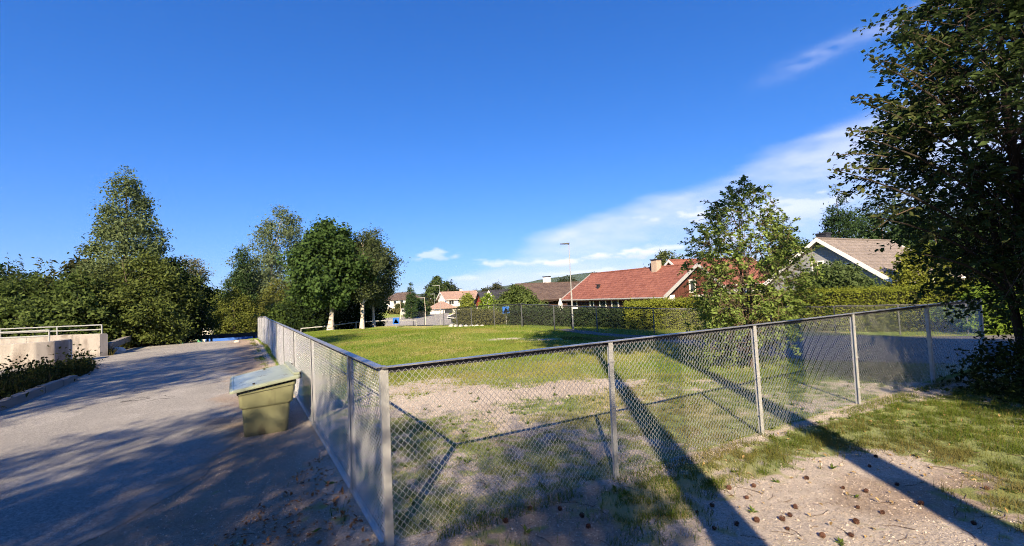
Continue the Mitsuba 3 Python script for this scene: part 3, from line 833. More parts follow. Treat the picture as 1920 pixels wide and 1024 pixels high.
# trees along the end of the lawn
G = (.03, .055, .012), (.095, .135, .035)
DULL = (.038, .045, .020), (.10, .105, .05)
OLIVE = (.045, .055, .016), (.13, .135, .04)
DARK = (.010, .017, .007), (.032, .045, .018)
tree('maple_tree', 'full green maple with a pale trunk on the lawn, left of the twin trees', 'tree', (-12.0, 31.4), 7.0, 1.75, r_ovoid(2.15, .42, .5), 260, 60, .34, .16, .12, (.022, .04, .012), (.075, .105, .036), r0=.17, limbs=26, seed=41, gap=.33, bark='mat_pale_bark')
tree('rowan_tree', 'greyish rowan with a straight pale trunk on the lawn edge, nearer of the twin trees', 'tree', (-10.25, 32.4), 6.5, 2.0, r_ovoid(1.4, .5, .4), 160, 60, .28, .11, .05, (.035, .042, .018), (.095, .10, .05), r0=.14, limbs=26, seed=42, gap=.36, bark='mat_pale_bark', lean=(.3, 0))
tree('birch_tree', 'thin spotted-trunk birch standing behind the rowan at the lawn edge', 'tree', (-10.2, 35.0), 7.0, 1.7, r_ovoid(1.6, .5, .4), 190, 60, .30, .11, .06, (.035, .042, .02), (.10, .105, .055), r0=.10, limbs=26, seed=43, gap=.37, bark='mat_pale_bark', lean=(.2, 0))
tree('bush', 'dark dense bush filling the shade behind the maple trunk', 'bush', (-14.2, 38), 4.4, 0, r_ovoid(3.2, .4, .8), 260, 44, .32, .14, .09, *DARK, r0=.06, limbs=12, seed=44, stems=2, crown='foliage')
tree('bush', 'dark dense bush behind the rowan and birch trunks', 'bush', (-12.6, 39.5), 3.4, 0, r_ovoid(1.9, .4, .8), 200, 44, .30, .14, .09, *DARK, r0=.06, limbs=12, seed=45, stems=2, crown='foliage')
tree('bush', 'broad green bush left of the maple behind the small lamp', 'bush', (-17.6, 39), 3.2, -.1, r_ovoid(2.4, .4, .8), 190, 44, .3, .13, .09, (.03, .045, .012), (.08, .10, .03), r0=.05, limbs=12, seed=46, stems=2, crown='foliage')
tree('birch_tree', 'tall feathery grey-green birch rising behind the maple', 'tree', (-23.0, 46.5), 12.6, 2.0, r_ovoid(3.1, .4, .45), 260, 54, .42, .17, .07, (.055, .065, .035), (.135, .145, .085), r0=.16, limbs=40, seed=47, gap=.42, hang=.8, up=.1, bark='mat_pale_bark', lean=(.8, 0))
tree('spruce_tree', 'dark green spruce with an open pointed top, left of the tall birch', 'tree', (-24.2, 43), 8.6, .2, r_cone(2.4, .85, 9), 260, 44, .24, .18, .05, (.015, .028, .012), (.05, .07, .03), r0=.14, limbs=30, seed=48, leaf='mat_needle', gap=.36)
tree('thuja_tree', 'yellow-olive bushy conifer in front of the spruce', 'tree', (-23.6, 40.5), 4.6, -.2, r_ovoid(2.0, .35, .75), 200, 50, .26, .12, .05, (.05, .055, .014), (.14, .135, .035), r0=.1, limbs=12, seed=49, leaf='mat_needle')
tree('thuja_tree', 'yellow-brown bushy conifer beside the end of the fence', 'tree', (-20.2, 41.5), 5.2, -.2, r_ovoid(1.9, .35, .75), 200, 50, .26, .12, .05, (.05, .05, .016), (.13, .12, .035), r0=.1, limbs=12, seed=50, leaf='mat_needle')
tree('thuja_tree', 'olive rounded conifer farthest left of the group at the road end', 'tree', (-25.2, 44), 4.8, -.2, r_ovoid(1.6, .35, .7), 200, 50, .28, .13, .05, (.04, .05, .016), (.11, .115, .035), r0=.1, limbs=12, seed=51, leaf='mat_needle')
tree('birch_tree', 'open grey-green tree above the olive conifer at the road end', 'tree', (-25.6, 47), 8.0, 1.6, r_ovoid(1.6, .5, .4), 170, 50, .34, .14, .07, (.04, .05, .022), (.11, .12, .05), r0=.1, limbs=24, seed=52, gap=.38)
tree('broadleaf_tree', 'yellow-green tree beyond the white building at the road end', 'tree', (-33, 54), 5.8, -.2, r_ovoid(3.0, .4, .7), 220, 50, .4, .17, .1, (.045, .055, .014), (.13, .135, .035), r0=.12, limbs=14, seed=53)
tree('broadleaf_tree', 'thin sparse pinkish-grey tree peeking above the dark tree on the left', 'tree', (-24.8, 37), 7.2, 2.2, r_ovoid(1.2, .6, .5), 110, 40, .28, .12, .06, (.07, .06, .04), (.16, .14, .10), r0=.08, limbs=30, seed=54, gap=.45)
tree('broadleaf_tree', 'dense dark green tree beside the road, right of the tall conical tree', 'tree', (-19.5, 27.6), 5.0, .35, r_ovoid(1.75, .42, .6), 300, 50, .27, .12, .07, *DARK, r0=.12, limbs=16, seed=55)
tree('birch_tree', 'tall conical grey-green tree with the highest tip on the left', 'tree', (-21.2, 26.4), 9.9, 1.0, lambda t: np.interp(t, [0, .3, .5, .7, .86, 1], [2.3, 2.3, 1.85, 1.2, .75, .2]), 470, 50, .25, .12, .06, (.062, .072, .036), (.15, .16, .08), r0=.16, limbs=50, seed=56, gap=.34, hang=.4, wobble_=.35)
tree('bush', 'broad olive sunlit bush in front of the tall conical tree', 'bush', (-18.7, 24.6), 4.7, .3, r_ovoid(1.95, .38, .72), 300, 52, .28, .11, .065, (.04, .05, .014), (.125, .13, .042), r0=.07, limbs=14, seed=57, stems=3, crown='foliage', gap=.3)


def shoots(cx, cy, w, h, n, c0, c1):
    def fn(rng):
        out = []
        for _ in range(n):
            x, y = cx + rng.uniform(-w, w), cy + rng.uniform(-.6, .6)
            top = h + rng.uniform(.3, 1.15)
            t = np.linspace(0, 1, 30)
            p = np.stack([x + t * rng.uniform(-.2, .2), y + 0 * t, hz(x, y) + h - .6 + (top - h + .6) * t], 1) + rng.normal(size=(30, 3)) * .04
            out.append(leaves(rng, p, .15, .06, c0, c1, .3, hang=-.3))
        return out
    return fn


LAUREL = (.03, .045, .012), (.10, .115, .04)
for i, (x, y, h, w, lab) in enumerate(((-20.4, 22.6, 3.6, 1.5, 'glossy green bush with upright shoots behind the straight concrete wall, next to the conical tree'),
                                       (-22.9, 23.0, 3.7, 1.6, 'middle one of the glossy shoot-topped bushes above the pale railing'), (-25.2, 23.2, 3.4, 1.6, 'glossy green bush at the left edge behind the railings'))):
    tree('laurel_bush', lab, 'bush', (x, y), h, .2, r_ovoid(w, .45, .8), 170, 46, .24, .15, .07, *LAUREL, r0=.05, limbs=14, seed=60 + i, stems=3, crown='foliage', extra=shoots(x, y, w * .8, h - .2, 11, *LAUREL))
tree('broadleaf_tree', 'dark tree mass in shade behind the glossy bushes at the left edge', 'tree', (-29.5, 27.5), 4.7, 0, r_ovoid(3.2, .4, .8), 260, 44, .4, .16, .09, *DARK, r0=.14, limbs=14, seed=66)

# trees and bushes on the right and beyond the houses
tree('spruce_tree', 'dark spruce with a pointed top behind the grey gabled house', 'tree', (31.6, 46), 11.3, 1, r_cone(3.2, .8, 10), 230, 44, .32, .26, .07, (.014, .028, .013), (.05, .07, .03), r0=.18, limbs=24, seed=70, leaf='mat_needle', gap=.34)
tree('pine_tree', 'broad dark pine behind the ridge of the grey gabled house', 'tree', (45, 58), 12.5, 3, r_ovoid(4.6, .5, .5), 200, 50, .6, .3, .08, (.016, .03, .013), (.055, .075, .03), r0=.25, limbs=24, seed=71, leaf='mat_needle')
tree('pine_tree', 'dark pine right of the spruce, partly hidden by the large tree', 'tree', (51, 58), 11.5, 3, r_ovoid(4.8, .5, .5), 200, 50, .6, .3, .08, (.016, .03, .013), (.055, .075, .03), r0=.25, limbs=24, seed=72, leaf='mat_needle')
tree('broadleaf_tree', 'rounded olive tree behind the ridge of the red-roofed house', 'tree', (22.6, 70), 8.2, 1, r_ovoid(3.0, .5, .6), 160, 50, .45, .25, .14, (.045, .05, .02), (.12, .12, .05), r0=.2, limbs=20, seed=73)
tree('broadleaf_tree', 'green tree left of the grey gable, behind the birch', 'tree', (25.5, 44), 7.0, .5, r_ovoid(2.2, .5, .6), 150, 50, .4, .2, .11, (.02, .035, .012), (.065, .085, .03), r0=.16, limbs=16, seed=74)
tree('apple_tree', 'spreading green fruit tree in front of the grey gabled house', 'tree', (18.6, 27.8), 3.3, .7, r_ovoid(1.6, .45, .8), 300, 50, .3, .13, .08, (.035, .05, .018), (.11, .125, .055), r0=.12, limbs=26, seed=75, gap=.34)
tree('bush', 'yellow-green leafy bush in the gap below the large tree, right of the fence end', 'bush', (17.6, 17.9), 1.7, 0, r_ovoid(1.5, .4, .8), 130, 44, .2, .1, .06, (.06, .085, .014), (.17, .21, .04), r0=.04, limbs=10, seed=76, stems=2, crown='foliage')
tree('bush', 'tall yellow-leaved bush right of the grey gabled house', 'bush', (26.6, 31.2), 4.8, 0, r_ovoid(1.7, .45, .7), 150, 44, .26, .14, .09, (.07, .075, .014), (.21, .19, .04), r0=.06, limbs=10, seed=77, stems=2, crown='foliage')
tree('bush', 'dark green shrub in shade at the far side of the path, right edge', 'bush', (21.5, 18.5), 2.6, 0, r_ovoid(2.2, .4, .8), 170, 44, .26, .13, .08, (.02, .032, .01), (.06, .08, .025), r0=.05, limbs=10, seed=78, stems=2, crown='foliage')
tree('bush', 'large rounded olive bush in front of the brown-roofed house', 'bush', (.25, 34), 2.55, 0, r_ovoid(1.5, .45, .8), 190, 50, .24, .13, .07, (.045, .06, .018), (.125, .14, .05), r0=.05, limbs=10, seed=79, stems=2, crown='foliage', gap=.3)
tree('bush', 'bright yellow-green bush left of the rounded olive bush', 'bush', (-2.0, 38), 2.5, 0, r_ovoid(.95, .45, .8), 90, 44, .16, .11, .06, (.09, .12, .015), (.22, .26, .04), r0=.04, limbs=8, seed=80, stems=2, crown='foliage')
tree('bush', 'yellowish garden tree at the corner of the white house with the balcony', 'bush', (-13.4, 141), 4.6, 0, r_ovoid(1.4, .45, .8), 70, 44, .6, .4, .25, (.10, .11, .02), (.24, .22, .05), r0=.1, limbs=8, seed=81, crown='foliage')
tree('broadleaf_tree', 'tall round-headed tree rising behind the white house with the balcony', 'tree', (-23.5, 152), 10.5, 3.0, r_ovoid(2.9, .55, .6), 110, 50, .5, .4, .22, (.03, .045, .016), (.085, .10, .035), r0=.4, limbs=20, seed=82)
tree('spruce_tree', 'slim dark spruce beside the far white house, right of the lawn trees', 'tree', (-20.2, 95), 7.3, .4, r_cone(1.35, .6, 9), 130, 44, .22, .2, .07, (.016, .03, .012), (.05, .07, .028), r0=.2, limbs=14, seed=83, leaf='mat_needle')
tree('bush', 'dark green bush between the slim spruce and the hipped garage', 'bush', (-20.6, 103), 3.6, 0, r_ovoid(1.8, .4, .8), 90, 44, .5, .35, .2, (.02, .035, .012), (.06, .08, .03), r0=.1, limbs=8, seed=84, crown='foliage')

# woods between the houses and the hills: nobody could count these
rngw = np.random.default_rng(9)
for g in range(3):
    cs = clumps(rngw, (0, 0), 1.0, 10.0, r_ovoid(3.4, .5, .6) if g < 2 else r_cone(2.6, .8, 8), 90, .35)
    mesh, col = merge([crown_mesh(rngw, cs, 26, .62, .75, .42, ((.022, .036, .014), (.04, .05, .018), (.014, .026, .012))[g], ((.07, .085, .03), (.10, .10, .04), (.045, .06, .025))[g])])
    scene[f'wood_tree_{g}'] = {'type': 'shapegroup', 'crown': mikit.ply(mesh, 'mat_leaf', color=col), 'trunk': mikit.ply(trunk_mesh(rngw, (0, 0, -1), (0, 0, 8.5), .2, cs, 4), 'mat_bark')}
key = 'woods_and_sky_blockers'
tag(key, 'mass of mixed trees between the houses and the hills and round the edges of the place, plus unseen ones added behind the viewpoint to cut sky fill', 'woods', kind='stuff')
spots = []
for _ in range(620):
    a = math.radians(rngw.uniform(-62, 62))
    r = rngw.uniform(205, 620)
    spots.append((r * math.sin(a), r * math.cos(a), rngw.uniform(.7, 1.25)))
for _ in range(70):
    a, r = math.radians(rngw.uniform(-62, -33)), rngw.uniform(58, 120)
    spots.append((r * math.sin(a), r * math.cos(a), rngw.uniform(.55, .8)))
for _ in range(70):
    a, r = math.radians(rngw.uniform(36, 66)), rngw.uniform(75, 150)
    spots.append((r * math.sin(a), r * math.cos(a), rngw.uniform(.8, 1.1)))
for _ in range(150):  # unseen trees added behind the viewpoint, below the sun, to cut sky fill
    a, r = math.radians(rngw.uniform(105, 255)), rngw.uniform(15, 55)
    spots.append((r * math.sin(a), r * math.cos(a), .042 * r * rngw.uniform(.75, 1.0)))
for i, (x, y, s) in enumerate(spots):
    scene[f'{key}__{i + 1:03d}'] = {'type': 'instance', 'g': {'type': 'ref', 'id': f'wood_tree_{rngw.integers(3)}'},
                                    'to_world': T().translate([x, y, hz(x, y) - .5]).rotate([0, 0, 1], rngw.uniform(0, 360)).scale([s * rngw.uniform(.9, 1.3), s, s * rngw.uniform(.75, 1.15)])}

# ------------------------------------------------------------------ hedges


def hedge(name, label, a, b, depth, za, zb, ha, hb, n, L, W, c0, c1, seed, rough=.06, leaf='mat_needle'):
    """A clipped hedge from a to b: leaves over its faces, a twiggy core inside."""
    rng = np.random.default_rng(seed)
    a, b = np.array(a, float), np.array(b, float)
    l = np.linalg.norm(b - a)
    e = (b - a) / l
    nn = np.array([-e[1], e[0]])
    H = max(ha, hb)
    areas = np.array([l * H, l * H, l * depth, depth * H, depth * H])
    face = rng.choice(5, n, p=areas / areas.sum())
    s, w, h = rng.random(n), rng.random(n), rng.random(n)
    s = np.where(face == 3, 0, np.where(face == 4, 1, s))
    w = np.where(face == 0, 0, np.where(face == 1, 1, w))
    h = np.where(face == 2, 1, h)
    p = np.stack([a[0] + e[0] * l * s + nn[0] * depth * w, a[1] + e[1] * l * s + nn[1] * depth * w, za + (zb - za) * s + (ha + (hb - ha) * s) * h], 1)
    bulge = (meshkit.fbm(p * 2.3, 3, seed) - .5) * 2.4
    out = np.stack([nn[0] * (w - .5) * 2, nn[1] * (w - .5) * 2, (h > .95) * 1.0], 1)
    p = p + out * bulge[:, None] * rough * 1.6 + rng.normal(size=p.shape) * rough
    v, f, c = leaves(rng, p, L, W, c0, c1, .3, ndir=out, tint=np.clip(meshkit.fbm(p * 3.1, 3, seed + 1) * 1.6 - .3, 0, 1))
    key = thing(name, label, 'hedge')
    add('foliage', trimesh.Trimesh(v, f, process=False), leaf, parent=key, color=c, kind='stuff')
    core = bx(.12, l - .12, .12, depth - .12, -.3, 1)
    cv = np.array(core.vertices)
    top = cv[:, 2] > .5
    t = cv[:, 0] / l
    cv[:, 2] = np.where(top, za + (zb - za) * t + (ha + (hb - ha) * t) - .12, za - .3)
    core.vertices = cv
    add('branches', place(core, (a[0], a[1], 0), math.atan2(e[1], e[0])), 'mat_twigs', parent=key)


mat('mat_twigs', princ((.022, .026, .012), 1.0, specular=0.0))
HY = (.095, .125, .015), (.235, .27, .045)
hedge('hedge', 'neatly clipped yellow-green hedge starting with a square end below the red-roofed house', (5.15, 22.0), (11.5, 20.4), 1.3, -.25, -.5, 1.28, 1.68, 22000, .09, .035, *HY, 90)
hedge('hedge', 'long clipped yellow-green hedge behind the birch, below the grey gabled house', (11.4, 19.9), (19.5, 17.9), 1.3, -.55, -.65, 1.78, 1.82, 26000, .09, .035, (.08, .11, .014), (.21, .245, .04), 91)
hedge('hedge', 'loose dark green shrub hedge behind the far fence, below the brown-roofed house', (-.3, 25.4), (5.0, 22.6), 1.3, -.15, -.25, 1.0, .92, 15000, .11, .055, (.022, .042, .017), (.06, .09, .04), 92, .10, 'mat_leaf')
hedge('hedge', 'tall brownish hedge receding along the far road, beside the low shed', (-5.0, 40.0), (-.9, 30.3), 1.2, -.75, -.3, 1.5, .78, 9000, .13, .06, (.06, .07, .025), (.14, .145, .055), 93, .08)
hedge('hedge', 'long green hedge on the far side of the road below the distant white house', (-39, 158), (-26, 150), 2.5, -2, -2, 2.6, 2.4, 3500, .5, .3, (.03, .04, .016), (.09, .10, .035), 94, .25)
hedge('hedge', 'yellowish hedge on the bank in front of the distant white house', (-34, 131), (-25.5, 124), 1.6, -2, -2, 1.3, 1.3, 2500, .4, .25, (.09, .09, .03), (.2, .18, .07), 95, .2)

# ------------------------------------------------------------------ houses
mat('mat_red_tile', princ(mikit.proc(tile_col((.145, .048, .033), (.265, .108, .078), .488, -.873, .3)), .8))
mat('mat_brown_tile', princ(mikit.proc(tile_col((.055, .036, .03), (.13, .093, .077), .873, .488, .3)), .85))
mat('mat_tan_tile', princ(mikit.proc(tile_col((.125, .108, .096), (.205, .175, .155), .873, .488, .35)), .85))
mat('mat_pink_tile', princ(mikit.proc(tile_col((.25, .16, .125), (.36, .25, .20), .9, .4, .5)), .85))
mat('mat_dark_tile', princ(mikit.proc(tile_col((.018, .018, .024), (.05, .05, .062), .873, .488, .4)), .7))
mat('mat_red_boards', princ(mikit.proc(boards_col((.052, .016, .011), (.12, .038, .024), .873, .488)), .85))
mat('mat_brown_boards', princ(mikit.proc(boards_col((.03, .016, .012), (.07, .036, .026), .488, -.873)), .85))


def roof_profile(hw, ze, zr, thick, course):
    n = max(3, int(math.hypot(hw, zr - ze) / course))
    top = []
    for i in range(n):
        t0, t1 = i / n, (i + 1) / n
        top.append((-hw + hw * t0, ze + (zr - ze) * t0 + .045))
        top.append((-hw + hw * t1, ze + (zr - ze) * t1 + .006))
    left = top + [(0, zr + .05)]
    right = [(-y, z) for y, z in left[::-1][1:]]
    return left + right + [(hw, ze - thick), (0, zr - thick), (-hw, ze - thick)]


def window(root, org, ang, wall, x, z, w, h, L, Wd, frame_m='mat_white', label=None, bars=1, trim_m=None):
    """A window on a wall of a house ('front' y = -Wd/2, 'back', 'left' x = 0, 'right' x = L): x along the wall, z its sill."""
    fr = [bx(-w / 2, w / 2, -.07, -.0, 0, .09), bx(-w / 2, w / 2, -.07, -.0, h - .09, h), bx(-w / 2, -w / 2 + .09, -.07, -.0, .0905, h - .0905), bx(w / 2 - .09, w / 2, -.07, 0, .0905, h - .0905)]
    for k in range(1, bars):
        xx = -w / 2 + w * k / bars
        fr.append(bx(xx - .03, xx + .03, -.06, -.0, .0905, h - .0905))
    m, g = cat(fr), bx(-w / 2 + .0905, w / 2 - .0905, -.02, 0.0, .0905, h - .0905)

    def to(mm):
        mm = mm.copy()
        v = np.array(mm.vertices)
        if wall == 'front':
            v = v + [x, -Wd / 2, z]
        elif wall == 'back':
            v = v * [-1, -1, 1] + [x, Wd / 2, z]
        elif wall == 'left':
            v = np.stack([v[:, 1], -v[:, 0] + x, v[:, 2] + z], 1)
        else:
            v = np.stack([L - v[:, 1], v[:, 0] + x, v[:, 2] + z], 1)
        mm.vertices = v
        return place(mm, org, ang)
    k = add('window', to(m), frame_m, parent=root, label=label)
    add('pane', to(g), 'mat_glass', parent=k)


def gable_house(name, label, org, ang, L, W, he, hr, wall_m, roof_m, barge_m, ov=.45, course=.33, thick=.2, base=-1.0, gable_m=None, windows=(), chimneys=(), ridge=True):
    """Local x runs along the ridge from 0 to L, y across it; heights are above org."""
    root = thing(name, label, 'house')
    hw = W / 2
    slope = (hr - he) / hw
    wm = bx(0, L, -hw, hw, base, he)
    gab = extrude_x([(-hw, he), (hw, he), (0, hr - .12)], 0, L)
    add('wall', place(wm, org, ang), wall_m, parent=root)
    add('gable', place(gab, org, ang), gable_m or wall_m, parent=root)
    ze = he - slope * ov + .1
    roof = extrude_x(roof_profile(hw + ov, ze, hr + .1, thick, course), -ov, L + ov)
    rk = add('roof', place(roof, org, ang), roof_m, parent=root)
    if ridge:
        add('ridge_cap', place(tube([(-ov, 0, hr + .13), (L + ov, 0, hr + .13)], .1, 8), org, ang), roof_m, parent=rk)
    for xx in (-ov - .05, L + ov + .001):
        for sgn in (-1, 1):
            prof = [(sgn * (hw + ov + .02), ze - thick - .06), (sgn * (hw + ov + .02), ze + .09), (0, hr + .19), (0, hr + .19 - .30)]
            if sgn > 0:
                prof = prof[::-1]
            add('barge_board', place(extrude_x(prof, xx, xx + .049), org, ang), barge_m, parent=rk)
    for sgn in (-1, 1):
        add('gutter', place(tube([(-ov, sgn * (hw + ov + .06), ze - .06), (L + ov, sgn * (hw + ov + .06), ze - .06)], .06, 6), org, ang), barge_m, parent=rk)
    for cx, cy, w, h, m, capm in chimneys:
        zc = hr - slope * abs(cy)
        ck = add('chimney', place(bx(cx - w / 2, cx + w / 2, cy - w / 2, cy + w / 2, zc - .4, hr + h), org, ang), m, parent=rk)
        add('chimney_cap', place(bx(cx - w / 2 - .06, cx + w / 2 + .06, cy - w / 2 - .06, cy + w / 2 + .06, hr + h + .001, hr + h + .1), org, ang), capm, parent=ck)
    for wi in windows:
        window(root, org, ang, *wi[:5], L, W, **(wi[5] if len(wi) > 5 else {}))
    return root


def loc(org, ang, x, y, z=0):
    c, s = math.cos(ang), math.sin(ang)
    return (org[0] + x * c - y * s, org[1] + x * s + y * c, org[2] + z)


# red-roofed house: ridge along -E2 (towards the viewer on the right), its front to the road
ARED = math.atan2(-.873, .488)
ORED = (8.7, 51.2, -1.15)
RED = gable_house('red_roofed_house', 'dark red timber house with a red tiled roof and a pale brick chimney', ORED, ARED, 13.0, 7.2, 2.35, 4.62, 'mat_red_boards', 'mat_red_tile', 'mat_grey', course=.36, gable_m='mat_red_boards',
                  windows=[('front', x, .75, w, 1.45, {'bars': b}) for x, w, b in ((1.2, 1.0, 1), (4.0, .6, 1), (5.6, .95, 1), (7.3, .95, 1), (10.3, 1.2, 2))] + [('right', -.25, 2.35, .75, 1.1), ('right', 1.9, .9, 1.6, 1.0, {'bars': 2})],
                  chimneys=[(9.3, -.35, .62, .75, 'mat_chimney', 'mat_dark')])
zt = loc(ORED, ARED, 3.7, -2.5)
add('roof_vent', place(cat([bx(-.12, .12, -.12, .12, -.3, .32), bx(-.19, .19, -.19, .19, .321, .38)]), (zt[0], zt[1], ORED[2] + 3.15), ARED), 'mat_dark', parent=RED)
add('flue', place(tube([(0, 0, -.4), (0, 0, .6)], .16, 10), loc(ORED, ARED, 8.1, .3, 4.6), 0), 'mat_dark', parent=RED)
add('wall_lamp', place(bx(-.02, .25, -.28, .28, 0, .42), loc(ORED, ARED, 13.02, -2.9, 1.85), ARED), 'mat_white', parent=RED)
add('awning', place(bx(0, .8, -.3, 2.4, 0, .16), loc(ORED, ARED, 13.02, 0, 2.0), ARED), 'mat_white', parent=RED)
add('downpipe', place(tube([(0, 0, -2), (0, 0, 0), (.0, -.35, .18)], .045, 6), loc(ORED, ARED, .1, -3.65, 2.1), ARED), 'mat_dark', parent=RED)

# brown-roofed house left of it
ABR = math.atan2(.488, .873)
OBR = (.9, 60.2, -1.9)
BRH = gable_house('brown_roofed_house', 'dark brown timber house with a brown tiled roof and a white chimney', OBR, ABR, 10.5, 9.2, 3.05, 4.85, 'mat_brown_boards', 'mat_brown_tile', 'mat_brown_boards', course=.33, ov=.6,
                  windows=[('left', 1.0, .9, 1.4, 1.2, {'bars': 2}), ('front', 8.6, .8, 1.1, 1.2)], chimneys=[(4.4, .5, .72, .95, 'mat_white', 'mat_dark')])
lean = extrude_x([(-8.0, 2.3), (-8.0, 2.12), (-4.9, 2.85), (-4.9, 3.03)], 3.4, 8.6)
add('lean_to_roof', place(lean, OBR, ABR), 'mat_brown_tile', parent=BRH)
for x in (3.7, 8.3):
    add('veranda_post', place(bx(x - .08, x + .08, -7.8, -7.64, -1, 2.14), OBR, ABR), 'mat_white', parent=BRH)
add('veranda_beam', place(bx(3.5, 8.5, -7.84, -7.63, 1.55, 1.95), OBR, ABR), 'mat_white', parent=BRH)
add('brace', place(tube([(3.8, -7.7, 1.1), (4.8, -7.7, 2.2)], .06, 4), OBR, ABR), 'mat_white', parent=BRH)
PAR = thing('garden_parasol', 'folded white parasol in front of the brown-roofed house', 'parasol')
px, py = 3.55, 36.5
add('pole', tube([(px, py, -1.2), (px, py, 1.3)], .03, 6), 'mat_white', parent=PAR)
add('canopy', tube([(px, py, -.3), (px + .02, py, .25), (px, py, .9), (px, py, 1.25)], [.26, .30, .16, .04], 9), 'mat_white', parent=PAR, smooth=40)

# grey gabled house on the right
AGR = math.atan2(.488, .873)
OGR = (23.4, 36.2, -1.0)
GRH = gable_house('grey_gabled_house', 'grey house with white barge boards and a tan tiled roof behind the clipped hedge', OGR, AGR, 10.5, 8.2, 2.75, 5.75, 'mat_grey_render', 'mat_tan_tile', 'mat_white', course=.45, ov=.5,
                  windows=[('left', .3, 3.1, .9, 1.1, {'bars': 2}), ('left', -1.9, 3.1, .6, .8), ('left', 2.0, .4, 1.6, 1.2, {'bars': 3}), ('left', -1.4, .4, 1.6, 1.2, {'bars': 3}), ('front', 1.6, 1.0, 1.5, 1.2, {'bars': 4}), ('front', 4.2, 1.0, 1.5, 1.2, {'bars': 4})],
                  chimneys=[(1.5, .5, .7, .55, 'mat_dark', 'mat_dark')])
add('porch_wall', place(bx(.2, 6.0, -4.6, -4.15, .1, 2.5), OGR, AGR), 'mat_white', parent=GRH)
add('shutter', place(bx(-.04, -.002, -.28, .32, 2.2, 2.95), OGR, AGR), 'mat_red_paint', parent=GRH)
for i in range(7):
    add('porch_window', place(bx(.55 + i * .75, .95 + i * .75, -4.63, -4.601, 1.1, 2.2), OGR, AGR), 'mat_glass', parent=GRH)

# red-roofed house behind the birch
gable_house('red_roofed_house', 'second red-roofed house with a white barge board, mostly hidden behind the birch', (18.6, 55.5, -1.4), math.atan2(.30, .95), 11, 8, 3.4, 6.2, 'mat_grey_render', 'mat_red_tile', 'mat_white', ov=.5, course=.4,
            windows=[('front', 3, 1.2, 1.2, 1.2), ('front', 7, 1.2, 1.2, 1.2)])

# white house with the balcony, far
OW, AW = (-21.6, 146, -2.4), math.atan2(.42, .91)
WH = gable_house('white_house', 'white two-storey house with a pinkish tiled roof and a long balcony', OW, AW, 10.5, 8.4, 4.0, 6.1, 'mat_white', 'mat_pink_tile', 'mat_white', ov=.6, course=.5, windows=[('front', x, .7, 1.4, 1.3) for x in (1.5, 4.0, 6.5, 9.0)] + [('front', x, 2.3, 1.6, 1.4, {'bars': 2}) for x in (1.6, 4.4, 7.0, 9.2)] + [('left', y, 2.5, .9, 1.2) for y in (-1.6, .2, 2.0)] + [('left', y, 4.25, .55, .7) for y in (-.7, .2, 1.1)],
                 chimneys=[(6.2, .4, .7, .8, 'mat_cream', 'mat_dark')])
add('balcony', place(cat([bx(2.2, 10.4, -5.6, -4.21, 1.75, 1.95), bx(2.2, 10.4, -5.62, -5.5, 1.951, 2.75)]), OW, AW), 'mat_white', parent=WH)


def hip_house(name, label, org, ang, L, W, he, hr, wall_m, roof_m, windows=(), base=-1.0, ov=.5):
    root = thing(name, label, 'house')
    add('wall', place(bx(0, L, -W / 2, W / 2, base, he), org, ang), wall_m, parent=root)
    v = np.array([(-ov, -W / 2 - ov, he), (L + ov, -W / 2 - ov, he), (L + ov, W / 2 + ov, he), (-ov, W / 2 + ov, he), (W / 2, 0, hr), (L - W / 2, 0, hr)], float)
    low = v[:4] - [0, 0, .22]
    V = np.vstack([v, low])
    F = [[0, 1, 5], [0, 5, 4], [1, 2, 5], [2, 3, 4], [2, 4, 5], [3, 0, 4], [6, 7, 1], [6, 1, 0], [7, 8, 2], [7, 2, 1], [8, 9, 3], [8, 3, 2], [9, 6, 0], [9, 0, 3], [6, 8, 7], [6, 9, 8]]
    add('roof', place(trimesh.Trimesh(V, np.array(F), process=False), org, ang), roof_m, parent=root)
    for wi in windows:
        window(root, org, ang, *wi[:5], L, W, **(wi[5] if len(wi) > 5 else {}))
    return root


hip_house('garage', 'low white garage with a brown hipped roof beside the far road', (-21.3, 122, -2.0), math.atan2(.2, .98), 6.2, 5.4, 1.5, 3.1, 'mat_white', 'mat_pink_tile', [('front', 4.6, 0, 2.2, 1.2)])
hip_house('white_house', 'long white house with a dark brown hipped roof, seen just right of the lawn trees', (-45.5, 172, -1.4), math.atan2(.1, .99), 12.5, 8, 3.6, 6.2, 'mat_white', 'mat_brown_tile', [('front', x, 2.1, 1.1, 1.2) for x in (1.5, 3.6, 6, 8.4, 10.8)] + [('front', x, .2, 1.2, .9) for x in (2, 5, 9)])
gable_house('white_house', 'small distant white house with a reddish roof above the far road', (-40, 235, -1), .3, 8, 8, 4.4, 7.2, 'mat_white', 'mat_red_tile', 'mat_white', windows=[('front', 2, 2.4, 1.2, 1.3), ('front', 5.5, 2.4, 1.2, 1.3)])
gable_house('dark_roofed_house', 'dark house with a black roof next to the white house with the balcony', (-7.4, 108, -2.0), math.atan2(.30, .95), 7, 8, 2.4, 4.7, 'mat_red_paint', 'mat_dark_tile', 'mat_dark', windows=[('front', 2, .8, 1.2, 1.2), ('left', 0, .8, 1.2, 1.2)])
gable_house('dark_roofed_house', 'black-roofed house with white barge boards left of the brown-roofed house', (-3.2, 72, -2.0), math.atan2(.42, .91), 6.5, 6.4, 2.1, 4.45, 'mat_white', 'mat_dark_tile', 'mat_white', windows=[('left', 0, .6, 1.0, 1.2), ('front', 2, .6, 1.2, 1.2)], chimneys=[(4.6, .3, .5, .5, 'mat_white', 'mat_dark')])
